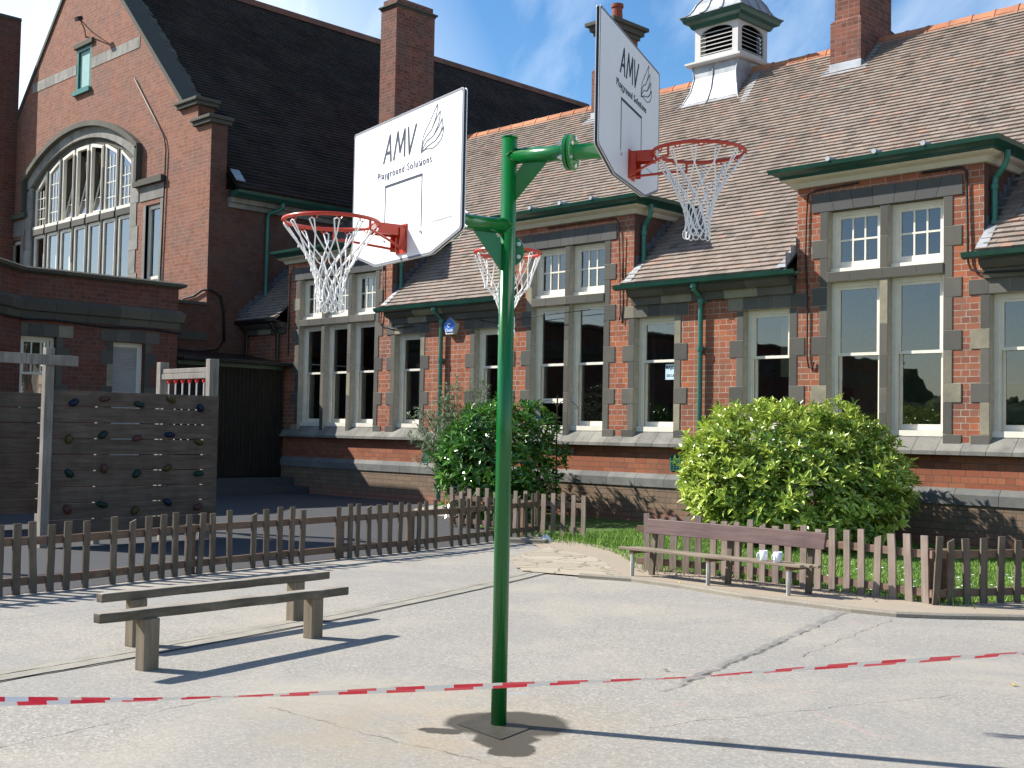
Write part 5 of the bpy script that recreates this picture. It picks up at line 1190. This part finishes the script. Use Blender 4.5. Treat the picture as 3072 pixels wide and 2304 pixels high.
# ------------------------------------------------------------------ balance beams
def beamthing(label, A, B, legs, w=.10):
    th = thing('balance_beam', label, 'bench beam', (A[0], A[1], 0), 'low timber beams on two square legs')
    a, b = Vector(A[:2]), Vector(B[:2]); d = (b - a).normalized(); n = Vector((d.y, -d.x)); N = 14; mb = MB(); rows = []
    for i in range(N + 1):
        p = a.lerp(b, i / N); e = rnd(-.003, .003); zt = A[2] + (B[2] - A[2]) * i / N + rnd(-.002, .002); tk = .060
        e2 = .014 if i in (0, N) else 0
        rows.append([(p.x + n.x * (w / 2 - e2 + e), p.y + n.y * (w / 2 - e2 + e), zt - tk), (p.x + n.x * (w / 2 - e2 + e), p.y + n.y * (w / 2 - e2 + e), zt), (p.x - n.x * (w / 2 - e2), p.y - n.y * (w / 2 - e2), zt), (p.x - n.x * (w / 2 - e2), p.y - n.y * (w / 2 - e2), zt - tk)])
    vs = [q for r in rows for q in r]; fs = [(0, 1, 2, 3), tuple(N * 4 + k for k in (3, 2, 1, 0))]
    for i in range(N):
        for k in range(4): fs.append((i * 4 + k, (i + 1) * 4 + k, (i + 1) * 4 + (k + 1) % 4, i * 4 + (k + 1) % 4))
    mb.add(vs, fs); mb.mi = [1 if j >= 2 and (j - 2) % 4 == 1 else 0 for j in range(len(fs))]; mb.build('beam', [MT['beam'], MT['beam_top']], th, bevel=.008, recalc=True)  # top faces take the wood coloured as sunlit, the rest the shaded one
    for p in legs:
        top = A[2] + (B[2] - A[2]) * ((Vector(p) - a).length / (b - a).length) + .018
        mb = MB(); mb.obox((p[0], p[1], top / 2 - .04), ((d.x, d.y, 0), (n.x, n.y, 0), (0, 0, 1)), (.056, .046, top / 2 - .0365)); mb.build('leg', MT['beamleg'], th, bevel=.008)
    return th
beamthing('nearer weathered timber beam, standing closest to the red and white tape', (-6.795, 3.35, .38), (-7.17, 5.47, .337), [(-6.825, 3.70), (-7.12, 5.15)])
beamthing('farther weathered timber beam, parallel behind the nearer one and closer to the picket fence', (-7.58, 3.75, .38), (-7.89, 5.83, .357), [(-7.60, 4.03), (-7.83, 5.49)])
# ------------------------------------------------------------------ park bench and mugs
bn = thing('park_bench', 'worn purple brown wooden bench with a broad back plank beside the garden fence', 'bench', (-7.1, 10.1, 0))
mb = MB(); mb.box(-8.07, -5.93, 10.12, 10.155, .447, .602); 
bk = mb.build('backrest', MT['benchpaint'], bn, bevel=.006)
me = bk.data
for v in me.vertices:
    v.co.y += (v.co.z - .43) * .25
for k, (y0, y1) in enumerate(((9.86, 9.93), (9.94, 10.0), (10.01, 10.07))):
    mb = MB(); mb.box(-8.22 + (.0 if k == 0 else .08), -6.02 + .05 * k, y0, y1, .283 - .001 * k, .310 - .001 * k); mb.build('seat_slat', MT['benchseat'], bn, bevel=.004)
for x in (-8.06, -7.09, -6.17):
    mb = MB(); mb.tube([(x, 9.90, .0), (x + .005, 9.90, .14), (x, 9.905, .262)], [.020, .024, .021], 8); mb.build('leg', MT['benchleg'], bn)
    mb = MB(); mb.box(x - .025, x + .025, 9.88, 10.2, .245, .282); mb.build('seat_bearer', MT['railx'], bn)
    mb = MB(); mb.obox((x + .06, 10.19, .29), ((1, 0, 0), (0, 1, -.12), (0, .12, 1)), (.028, .02, .295)); mb.build('rear_post', MT['picket'], bn)
def mug(loc, label, deg, pr):
    th = thing('mug', label, 'mug', loc, 'mugs on the bench', radians(deg)); r, h = .042, .098; mb = MB()
    prof = [(0.001, .004), (r - .004, .002), (r, .006), (r, h), (r - .004, h + .001), (r - .005, h - .002), (r - .006, .008), (.001, .008)]
    N = 24; vs = [(q * cos(2 * pi * k / N), q * sin(2 * pi * k / N), z) for q, z in prof for k in range(N)]
    mb.add(vs, [(i * N + k, i * N + (k + 1) % N, (i + 1) * N + (k + 1) % N, (i + 1) * N + k) for i in range(len(prof) - 1) for k in range(N)])
    me = bpy.data.meshes.new('cup'); 
    def mk(name, mb_, mat, sm=True):
        m_ = bpy.data.meshes.new(name); m_.from_pydata(mb_.v, [], mb_.f); m_.materials.append(mat)
        if sm: m_.polygons.foreach_set('use_smooth', [True] * len(m_.polygons))
        o = bpy.data.objects.new(name, m_); COL.objects.link(o); o.parent = th; return o
    mk('cup', mb, MT['mug'])
    hb = MB(); hb.tube([(r - .003 + .026 * sin(a) * 1.0, 0, h * .5 - .031 * cos(a)) for a in [pi * k / 10 for k in range(11)]], .0055, 8); mk('handle', hb, MT['mug'])
    if pr:
        pb = MB(); N = 8; A = [radians(-75 + 150 * k / N - 60) for k in range(N + 1)]
        pb.add([((r + .0006) * cos(a), (r + .0006) * sin(a), z) for z in (.02, .085) for a in A], [(k, k + 1, N + 2 + k, N + 1 + k) for k in range(N)]); mk('print', pb, MT['mugblue'])
    return th
mug((-6.46, 9.92, .310), 'white mug with a pale blue print, left of the two mugs on the bench seat', -130, True)
mug((-6.30, 9.92, .310), 'plain white mug, right of the two mugs on the bench seat', -115, False)
# ------------------------------------------------------------------ picket fences
random.seed(21)
PK = []
def picket_mesh(i, h, w, mat):
    mb = MB(); th = .018; N = 4; e = [rnd(-.003, .003) for _ in range(10)]; rows = []
    cut = .003 if i else .028
    for k in range(N + 1):
        z = -.01 + (h + .01) * k / N; dx = e[k]; wl = w / 2 + e[k + 4] * .4
        zl, zr = (z, z) if k < N else (z - (cut if i % 3 == 0 else 0), z - (0 if i % 3 else 0))
        rows.append([(-wl + dx, -th / 2, zl), (wl + dx, -th / 2, zr), (wl + dx, th / 2, zr), (-wl + dx, th / 2, zl)])
    vs = [q for r in rows for q in r]; fs = [(3, 2, 1, 0), tuple(N * 4 + k for k in range(4))]
    for a in range(N):
        for k in range(4): fs.append((a * 4 + k, a * 4 + (k + 1) % 4, (a + 1) * 4 + (k + 1) % 4, (a + 1) * 4 + k))
    mb.add(vs, fs); me = bpy.data.meshes.new('picket'); me.from_pydata(mb.v, [], mb.f); me.materials.append(mat); return me
PM = {m: [picket_mesh(i, .60 + .012 * (i % 4), .068 + .004 * (i % 3), MT[m]) for i in range(8)] for m in ('picket', 'picket_grey')}
def fence(label, path, bases, mat, rails=(.11, .46), side=1, posts=(), lean=1.0, railmat='rail', zoff=0, scale=None):
    """pickets stand at the given points; rails run along the path behind them"""
    th = thing('picket_fence', label, 'fence', (path[0][0], path[0][1], 0))
    P = [Vector(p) for p in path]
    for z in rails:
        for a, b in zip(P, P[1:]):
            d = (b - a).normalized(); n = Vector((d.y, -d.x)) * side
            m = (a + b) / 2 - n * .028; mb = MB(); mb.obox((m.x, m.y, z), ((d.x, d.y, rnd(-.006, .006)), (n.x, n.y, 0), (0, 0, 1)), ((b - a).length / 2 + .01, .017, .036)); mb.build('rail', MT[railmat], th, bevel=.003)
    for i, bs in enumerate(bases):
        p = Vector((bs[0], bs[1])); best = None
        for a, b in zip(P, P[1:]):
            t_ = max(0, min(1, (p - a).dot(b - a) / (b - a).length_squared)); q = a.lerp(b, t_); dd = (p - q).length
            if best is None or dd < best[0]: best = (dd, q, (b - a).normalized())
        q, d = best[1], best[2]
        o = bpy.data.objects.new('picket', PM[mat][(i * 5 + 3) % 8]); COL.objects.link(o); o.parent = th
        o.location = (q.x - th.location.x, q.y - th.location.y, zoff + rnd(-.018, .012))
        o.rotation_euler = (rnd(-.035, .035) * lean, rnd(-.03, .03) * lean + (bs[2] if len(bs) > 2 else 0), atan2(d.y, d.x) + (pi if side < 0 else 0))
        if scale: o.scale = (1, 1, scale)
    for p in posts:
        mb = MB(); mb.box(p[0] - .04, p[0] + .04, p[1] - .04, p[1] + .04, -.02, .50); mb.build('post', MT['rail'], th, bevel=.005)
    return th
def onpath(path, y):
    for a, b in zip(path, path[1:]):
        if a[1] <= y <= b[1]: t_ = (y - a[1]) / (b[1] - a[1]); return (a[0] + (b[0] - a[0]) * t_, y)
    return path[-1] if y > path[-1][1] else path[0]
ys = [2.5 + .175 * k for k in range(9)] + [4.09, 4.25, 4.41, 4.57, 4.73, 4.89, 5.09, 5.39, 5.60, 5.78, 5.96, 6.13, 6.30, 6.45, 6.62, 6.84, 7.16, 7.35, 7.54, 7.71, 7.87, 8.42, 8.62, 8.73, 8.92, 9.11, 9.28, 9.45, 9.65, 9.83, 10.0, 10.18, 10.53, 10.72, 10.91, 11.12, 11.33, 11.53, 11.74, 11.95, 12.15, 12.35, 12.55, 12.72]
fence('long low brown picket fence curving along the left side of the playground', FENCE_L, [onpath(FENCE_L, y) for y in ys], 'picket', posts=[(onpath(FENCE_L, y)[0] - .09, y) for y in (6.38, 8.52, 9.75, 12.4, 4.2)])
g2 = [(-14.0, 12.62), (-11.40, 12.90)]
fence('short picket fence across the corner bed, running from the laurel bush to the lawn', g2, [(-13.9 + .178 * k, 12.62 + .019 * k) for k in range(15)], 'picket_grey', posts=[(-13.6, 12.76)], railmat='railx')
g3 = [(-14.75, 13.9), (-14.05, 12.72)]
fence('few leaning pickets turning back from the corner bed fence towards the wall', g3, [(-14.1, 12.8), (-14.22, 13.0), (-14.33, 13.2), (-14.46, 13.4), (-14.6, 13.65)], 'picket_grey', lean=2)
g4 = [(-8.40, 10.40), (-7.6, 10.60), (-6.3, 10.58), (-5.05, 10.46)]
bx4 = [-8.30, -8.14, -7.98, -7.83, -7.68, -7.53, -7.38, -7.22, -7.06, -6.91, -6.75, -6.59, -6.43, -6.27, -6.10, -5.93, -5.77, -5.60, -5.42, -5.25, -5.08]
fence('greyish brown picket fence standing directly behind the park bench', g4, [(x, 10.5) for x in bx4], 'picket_grey', posts=[(-7.3, 10.70), (-5.12, 10.58)], railmat='railx')
g5 = [(-4.99, 10.42), (-4.52, 11.38), (-3.6, 13.2), (-2.6, 15.4)]
b5 = [(-4.985, 10.44, .08), (-4.93, 10.60), (-4.86, 10.77), (-4.78, 10.93), (-4.70, 11.10), (-4.61, 11.27)] + [(-4.52 + .084 * k, 11.45 + .168 * k) for k in range(22)]
fence('picket fence turning away from the bench along the right edge of the lawn', g5, b5, 'picket', posts=[(-5.02, 10.7)])
# ------------------------------------------------------------------ climbing wall and rope frame
cw = thing('climbing_wall', 'timber plank climbing wall studded with coloured holds behind the picket fence', 'climbing wall', (-14.23, 7.4, 0))
X0 = -14.24
mb = MB(); z = .13
for k in range(9):
    z1 = z + .198; gap = .006; mb.box(X0 - .035, X0 + .0 + rnd(-.003, .003), 6.36, 8.66, z + gap, z1 - gap, rnd(0, 1)); z = z1
z = 1.90 - .02
panel = mb.build('plank_panel', MT['climb'], cw, bevel=.003)
mb = MB()
for yy in (7.0, 7.9, 8.5): mb.box(X0 - .10, X0 - .037, yy - .04, yy + .04, 0, 1.88)
mb.build('rear_battens', MT['climbpost'], cw)
mb = MB(); mb.box(X0 - .03, X0 + .07, 6.235, 6.345, -.05, 2.41); mb.build('post', MT['climbpost'], cw, bevel=.005)
ts = thing('timber_screen', 'plain timber plank screen at the far left, set back behind the grey timber post', 'screen', (-17.0, 5.5, 0)); mb = MB(); z = .2
for k in range(8): mb.box(-17.04, -17.0, 3.4, 7.62, z + .006, z + .21, rnd(0, 1)); z += .217
mb.build('plank_panel', MT['climb'], ts, bevel=.003)
for yy in (3.45, 5.4, 7.5): mb = MB(); mb.box(-17.14, -17.045, yy - .05, yy + .05, 0, 1.9); mb.build('post', MT['climbpost'], ts)
mb = MB(); mb.box(X0 - .02 + .095, X0 + .12, 3.6, 6.62, 2.20, 2.325); mb.build('top_rail', MT['climbpost'], cw, bevel=.005)
mb = MB(); mb.box(X0 - .0, X0 + .1, 3.62, 3.72, 0, 2.3); mb.build('post', MT['climbpost'], cw, bevel=.005)
hs_ = [(6.63, 1.76, 'blue'), (7.03, 1.82, 'red'), (7.5, 1.76, 'green'), (7.94, 1.84, 'yellow'), (8.38, 1.74, 'blue'), (6.58, 1.31, 'yellow'), (7.02, 1.37, 'green'), (7.48, 1.33, 'red'), (7.94, 1.38, 'blue'), (8.36, 1.29, 'yellow'),
       (6.6, .89, 'green'), (7.05, .95, 'red'), (7.49, .88, 'green'), (7.92, .95, 'yellow'), (8.38, .87, 'green'), (7.04, .50, 'green'), (7.94, .50, 'blue'), (6.59, .45, 'red'), (7.48, .41, 'yellow'), (8.38, .43, 'red')]
for i, (y_, z_, c_) in enumerate(hs_):
    mb = MB(); rg = random.Random(i); N = 10; vs = [(X0 + .055, y_ + rg.uniform(-.01, .01), z_ - .01)]
    for ring in ((.0, .062), (.03, .055), (.05, .03)):
        for k in range(N):
            a = 2 * pi * k / N; r = ring[1] * (1 + .28 * sin(2 * a + i) + rg.uniform(-.1, .1)); vs.append((X0 + .003 + ring[0], y_ + r * cos(a), z_ + r * .8 * sin(a)))
    fs = [(0, 1 + 2 * N + k, 1 + 2 * N + (k + 1) % N) for k in range(N)] + [(1 + a * N + k, 1 + a * N + (k + 1) % N, 1 + (a + 1) * N + (k + 1) % N, 1 + (a + 1) * N + k) for a in range(2) for k in range(N)]
    mb.add(vs, fs); o = mb.build('hold', MT['hold_' + c_], cw, smooth=True, recalc=True)
rf = thing('rope_frame', 'small timber frame with hanging ropes and red clips behind the climbing wall', 'play frame', (-15.1, 8.62, 0))
for x, zt in ((-14.38, 2.41), (-15.72, 2.40)):
    mb = MB(); mb.box(x - .055, x + .055, 8.56, 8.70, 0, zt); mb.build('post', MT['climbpost'], rf, bevel=.006)
mb = MB(); mb.box(-15.66, -14.44, 8.585, 8.64, 2.235, 2.30); mb.box(-15.66, -14.44, 8.575, 8.64, 2.15, 2.23); mb.build('top_rail', MT['climbpost'], rf, bevel=.006)
for k in range(6):
    x = -15.5 + k * .19; mb = MB(); mb.tube([(x, 8.61, 2.12), (x + rnd(-.01, .01), 8.61, 1.7), (x, 8.61, 1.2)], .010, 6); ro = mb.build('rope', MT['net'], rf)
    mb = MB(); mb.prism([(x - .035, 2.15), (x, 2.085), (x + .035, 2.15)], lambda a, b: (a, 8.63, b), lambda a, b: (a, 8.59, b)); mb.build('clip', MT['net_red'], ro)
mb = MB(); mb.box(-15.66, -14.44, 8.58, 8.64, .95, 1.03); mb.build('lower_rail', MT['climbpost'], rf)
mb = MB(); mb.tube([(-15.05, 9.1, 0), (-15.05, 9.1, 2.35)], .016, 8)
for z in (1.35, 1.45, 1.6): mb.tube([(-15.11, 9.07, z), (-15.05, 9.07, z + .02)], .02, 6)
o = mb.build('steel_pole', MT['steel']); tag(o, 'thin steel pole standing at the right end of the climbing wall', 'pole')
# ------------------------------------------------------------------ shrubs
def leafset(mb, base, dirn, up, L_, W_, t, fold=.25, droop=.15):
    d = Vector(dirn).normalized(); s = d.cross(up)
    if s.length < .05: s = d.orthogonal()
    s.normalize(); n = s.cross(d).normalized(); b = Vector(base)
    m = b + d * L_ * .5 - n * 0; e = b + d * L_ - n * L_ * droop; lf = n * W_ * fold
    mb.add([b, b + d * L_ * .28 + s * W_ * .42 + lf, b + d * L_ * .62 + s * W_ * .46 + lf - n * L_ * droop * .3, e, b + d * L_ * .62 - s * W_ * .46 + lf - n * L_ * droop * .3, b + d * L_ * .28 - s * W_ * .42 + lf, b + d * L_ * .3, b + d * L_ * .65 - n * L_ * droop * .35],
           [(0, 1, 6), (1, 2, 7, 6), (2, 3, 7), (3, 4, 7), (4, 5, 6, 7), (5, 0, 6)], t)
def shrub(name, label, c, rad, nsh, L_, W_, mat, seed, leaves=8, lobes=6, base=0., inner=.25, stems=26, tb=.5, tspread=.28, pw=2, under=0):
    rg = random.Random(seed); th = thing(name, label, 'shrub', (c[0], c[1], base)); mb = MB(); st = MB()
    lob = [(Vector((rg.gauss(0, 1), rg.gauss(0, 1), rg.gauss(0, .8))).normalized(), rg.uniform(.05, .2)) for _ in range(lobes)]
    for i in range(nsh):
        while True:
            d = Vector((rg.gauss(0, 1), rg.gauss(0, 1), rg.gauss(0, 1))).normalized()
            if d.z > -.75: break
        q = 1 - inner * rg.random() ** 1.6
        if rg.random() < .2: q *= rg.uniform(.55, .9)
        bump = 1 + sum(a * max(0, d.dot(v) - .55) * 2.6 for v, a in lob) - .06 + rg.uniform(-.05, .07)
        q *= 1 / ((d.x ** 2 + d.y ** 2) ** (pw / 2) + abs(d.z) ** pw) ** (1 / pw)
        p = Vector((c[0] + d.x * rad[0] * q * bump, c[1] + d.y * rad[1] * q * bump, c[2] + d.z * rad[2] * q * bump)); p += (d * rg.uniform(.04, .16) if rg.random() < .07 else Vector((0, 0, 0)))
        if p.z < base + .05: continue
        if under and p.z < c[2] + .1 and p.x > c[0]: p.x = c[0] + (p.x - c[0]) * (1 - under * min(1, (c[2] + .1 - p.z) / .7)); p.y = c[1] + (p.y - c[1]) * (1 - under * .5 * min(1, (c[2] + .1 - p.z) / .7))
        if p.y > Y - .16: p.y = Y - .16 - rg.random() * .12
        out = Vector((d.x / rad[0], d.y / rad[1], d.z / rad[2])).normalized(); ax = (out * .75 + Vector((0, 0, .75)) + Vector((rg.uniform(-.3, .3), rg.uniform(-.3, .3), 0))).normalized()
        a0 = rg.uniform(0, 6.28); e1 = ax.orthogonal().normalized(); e2 = ax.cross(e1); tsh = min(1, max(0, rg.gauss(tb, tspread)))
        nl = leaves + rg.randint(-2, 2)
        for k in range(nl):
            a = a0 + k * 2.4; el = .25 + .75 * (k / nl); el = 1.25 * (1 - k / nl) + .15
            dr = ax * cos(el) + (e1 * cos(a) + e2 * sin(a)) * sin(el); l = L_ * rg.uniform(.7, 1.15) * (1 - .3 * k / nl)
            if p.y + dr.y * l > Y - .03: dr.y = -abs(dr.y)
            leafset(mb, p - ax * .05 * (1 - k / nl), dr, ax, l, W_ * l / L_ * rg.uniform(.85, 1.15), min(1, max(0, tsh + rg.uniform(-.2, .2))), droop=rg.uniform(.05, .3))
        if False: st.tube([(p.x, p.y, p.z), (p.x * .85 + c[0] * .15, p.y * .85 + c[1] * .15, p.z - rad[2] * .22)], [.004, .007], 4, cap=False)
    for k in range(stems):
        a = rg.uniform(0, 6.28); r = rg.uniform(.1, .75); e = Vector((c[0] + rad[0] * r * cos(a), c[1] + rad[1] * r * sin(a) * .8, c[2] + rad[2] * rg.uniform(0, .5)))
        b = Vector((c[0] + (e.x - c[0]) * .3, c[1] + (e.y - c[1]) * .3, base - .02)); m = b.lerp(e, .5) + Vector((rg.uniform(-.1, .1), rg.uniform(-.1, .1), .05)); st.tube([b, m, e], [.018, .013, .007], 5)
    mb.build('foliage', mat, th); st.build('stems', MT['bark'], th); return th
shrub('variegated_shrub', 'big rounded yellow green variegated shrub on the lawn behind the bench', (-9.0, 14.45, .82), (1.30, 1.2, .84), 2300, .165, .058, MT['aucuba'], 5, leaves=8, tb=.6, tspread=.33, pw=2.7, stems=10, lobes=12, under=.06)
shrub('laurel_shrub', 'glossy dark green laurel shrub against the wall behind the green post', (-14.85, 14.5, .98), (.93, 1.0, .98), 900, .175, .062, MT['laurel'], 8, leaves=7, tb=.5, tspread=.33, pw=2.6, stems=12, lobes=10, under=.2)
# loose grey-green shrub with arching wands
rg = random.Random(14); bd = thing('arching_shrub', 'loose grey green shrub with arching narrow leaved wands left of the laurel', 'shrub', (-15.95, 14.75, 0)); mb = MB(); st = MB()
for i in range(210):
    a = rg.uniform(0, 6.28); sp = rg.uniform(.15, 1.0); H = rg.uniform(1.1, 2.45) * (1.08 - .25 * sp); b = Vector((-15.95 + .15 * cos(a), 14.75 + .12 * sin(a), .02)); P_ = []
    for k in range(11):
        u = k / 10; P_.append(b + Vector((cos(a) * sp * u ** 1.4 * 1.0, sin(a) * sp * .8 * u ** 1.4, H * (u * 1.25 - .25 * u * u * (1 + sp * .5)))))
    for p in P_:
        if p.y > Y - .12: p.y = Y - .12
    st.tube(P_, [.012 * (1 - .8 * k / 10) for k in range(11)], 4, cap=False)
    for k in range(3, 11):
        p = P_[k]; d = (P_[min(k + 1, 10)] - P_[k - 1]).normalized()
        for j in range(7):
            q = rg.uniform(0, 6.28); o = d.orthogonal().normalized(); o2 = d.cross(o); dr = (d * .7 + (o * cos(q) + o2 * sin(q))).normalized()
            if p.y + dr.y * .1 > Y - .03: dr.y = -abs(dr.y)
            leafset(mb, p + d * rg.uniform(-.05, .05), dr, Vector((0, 0, 1)), rg.uniform(.08, .14), .027, rg.random(), droop=.35)
mb.build('foliage', MT['buddleia'], bd); st.build('stems', MT['bark'], bd)
# ------------------------------------------------------------------ feeder pole
fp = thing('bird_feeder_pole', 'thin black feeder pole with curved hooks standing in front of the wall', 'feeder pole', (-13.85, 14.9, 0))
mb = MB(); bx_, by_ = -13.85, 14.95; mb.tube([(bx_, by_, 0), (bx_, by_, 2.14)], .012, 8); mb.build('pole', MT['cable'], fp)
for s in (-1, 1):
    mb = MB(); mb.tube([(bx_, by_, 1.93), (bx_ + s * .08, by_, 2.02), (bx_ + s * .2, by_, 2.06), (bx_ + s * .32, by_, 2.03), (bx_ + s * .43, by_, 1.96), (bx_ + s * .46, by_, 1.93), (bx_ + s * .45, by_, 1.905), (bx_ + s * .42, by_, 1.905), (bx_ + s * .41, by_, 1.93)], .0075, 6); mb.build('hook', MT['cable'], fp)
mb = MB(); mb.tube([(bx_, by_, 1.0), (bx_ + .05, by_, .93), (bx_ + .3, by_, .92)], .007, 6); mb.build('hook', MT['cable'], fp)
fd = thing('bird_feeder', 'small tubular seed feeder with teal caps hanging above the laurel', 'bird feeder', (bx_ - .43, by_, 1.6))
mb = MB(); mb.tube([(bx_ - .42, by_, 1.42), (bx_ - .43, by_, 1.74)], .036, 12); mb.build('seed_tube', MT['tan'], fd)
mb = MB(); mb.tube([(bx_ - .43, by_, 1.74), (bx_ - .43, by_, 1.765), (bx_ - .43, by_, 1.79)], [.05, .046, .01], 12); mb.tube([(bx_ - .42, by_, 1.395), (bx_ - .42, by_, 1.42)], .046, 12); mb.tube([(bx_ - .43, by_, 1.79), (bx_ - .42, by_, 1.905)], .002, 4); mb.build('caps', MT['teal'], fd)
# ------------------------------------------------------------------ lawn, daisies, weeds, litter
def inside(x, y, poly):
    c = False; j = len(poly) - 1
    for i in range(len(poly)):
        if (poly[i][1] > y) != (poly[j][1] > y) and x < (poly[j][0] - poly[i][0]) * (y - poly[i][1]) / (poly[j][1] - poly[i][1]) + poly[i][0]: c = not c
        j = i
    return c
rg = random.Random(3); mb = MB()
def blade(x, y, h, t, z=.008):
    a = rg.uniform(0, 6.28); w = rg.uniform(.003, .006); lx, ly = rg.uniform(-.5, .5) * h, rg.uniform(-.5, .5) * h
    mb.add([(x - w * cos(a), y - w * sin(a), z), (x + w * cos(a), y + w * sin(a), z), (x + lx, y + ly, z + h)], [(0, 1, 2)], t)
cnt = 0
while cnt < 60000:
    x = rg.uniform(-12, -2.6); y = rg.uniform(10.6, 16.25)
    if not inside(x, y, LAWN): continue
    cnt += 1; pn = sin(x * 2.3 + sin(y * 1.7) * 1.5) * sin(y * 3.1 + sin(x * 1.3)); blade(x, y, rg.uniform(.018, .05) * (1.3 if y > 15.8 else 1) * (1 + .35 * pn), min(1, max(0, rg.gauss(.5 + .25 * pn, .25))))
struct(mb.build('lawn_grass', MT['grassb']), 'stuff')
mb = MB()
for k in range(650):
    x, y = rg.gauss(-10.9, .55), rg.gauss(12.45, .25)
    blade(x, y, rg.uniform(.05, .2), rg.random())
for x_, y_ in ((-5.25, 10.55), (-4.95, 10.6), (-7.9, 10.55), (-7.2, 10.65), (-8.3, 10.5), (-6.6, 10.7), (-5.9, 10.6)):
    for k in range(70): blade(rg.gauss(x_, .12), rg.gauss(y_, .05), rg.uniform(.04, .13), rg.random())
struct(mb.build('weeds', MT['grassb']), 'stuff')
mb = MB(); rg = random.Random(9); cnt = 0
while cnt < 150:
    x = rg.gauss(-5.2, .9); y = rg.gauss(12.3, .7)
    if not inside(x, y, LAWN): continue
    cnt += 1; z = rg.uniform(.05, .075); r = rg.uniform(.011, .017); mb.add([(x + r * cos(a), y + r * sin(a), z + rg.uniform(-.004, .004)) for a in [2 * pi * k / 6 for k in range(6)]], [tuple(range(6))])
struct(mb.build('daisies', MT['daisy']), 'stuff')
mb = MB(); rg = random.Random(19)
for k in range(260):
    x = rg.uniform(-8.3, -5.4); y = rg.gauss(10.38, .1); r = rg.uniform(.006, .02); a = rg.uniform(0, 6); mb.add([(x + r * cos(a), y + r * sin(a), .016), (x - r * sin(a), y + r * cos(a) * .6, .022), (x - r * cos(a), y - r * sin(a), .016), (x + r * sin(a), y - r * cos(a) * .6, .024)], [(0, 1, 2, 3)], rg.random())
struct(mb.build('leaf_litter', MT['bark']), 'stuff')
def scrap(name, label, cat, x, y, z, s, mat, sd):
    r_ = random.Random(sd); mb = MB(); vs = []
    for j in range(4):
        for i in range(4): vs.append((x + (i - 1.5) * s + r_.uniform(-s, s) * .4, y + (j - 1.5) * s * .6 + r_.uniform(-s, s) * .3, z + abs(r_.gauss(0, s * .5))))
    mb.add(vs, [(j * 4 + i, j * 4 + i + 1, j * 4 + i + 5, j * 4 + i + 4) for j in range(3) for i in range(3)]); return tag(mb.build(name, mat), label, cat)
scrap('paper_scrap', 'crumpled white paper scrap on the ground beside the picket fence corner', 'litter', -11.35, 12.05, .02, .055, MT['paper'], 2)
scrap('fallen_leaf', 'yellow fallen leaf on the sandy strip in front of the bench', 'leaf', -7.35, 9.76, .018, .014, MT['yellowleaf'], 5)
scrap('fallen_leaf', 'single pale yellow leaf lying on the open asphalt beyond the tape', 'leaf', -3.05, 7.45, .006, .012, MT['yellowleaf'], 6)
scrap('fallen_leaf', 'tiny brown leaf on the asphalt right of the green post', 'leaf', -4.72, 6.15, .006, .010, MT['bark'], 8)
mb = MB(); mb.obox((-11.4, 11.75, .03), ((1, .5, 0), (-.5, 1, 0), (0, 0, 1)), (.28, .09, .03)); tag(mb.build('broken_slab', MT['kerb'], bevel=.012), 'broken kerb slab lying at the corner of the crazy paving', 'slab')
# ------------------------------------------------------------------ wooded skyline behind the camera (seen in the panes)
mb = MB(); rg = random.Random(2); 
for row, (d0, h0) in enumerate(((60, 5.2), (95, 8.0))):
    for k in range(80):
        a = radians(150 + k * 2.2); cx_, cy_ = cos(a) * d0 + rg.uniform(-4, 4), sin(a) * d0 + rg.uniform(-4, 4); r = rg.uniform(3.5, 7); h = h0 * rg.uniform(.65, 1.1); N = 10; vs = []
        for j in range(6):
            ph = pi * j / 5 * .5
            for i in range(N): q = 2 * pi * i / N; rr = r * cos(ph) * rg.uniform(.8, 1.15); vs.append((cx_ + rr * cos(q), cy_ + rr * sin(q), h * (.15 + .85 * sin(ph)) * rg.uniform(.92, 1.05)))
        fs = [(j * N + i, j * N + (i + 1) % N, (j + 1) * N + (i + 1) % N, (j + 1) * N + i) for j in range(5) for i in range(N)] + [tuple(5 * N + i for i in range(N))]
        vs += [(v[0], v[1], -.2) for v in vs[:N]]; fs += [(6 * N + i, 6 * N + (i + 1) % N, (i + 1) % N, i) for i in range(N)]
        mb.add(vs, fs)
struct(mb.build('distant_woodland', MT['woods']), 'stuff')
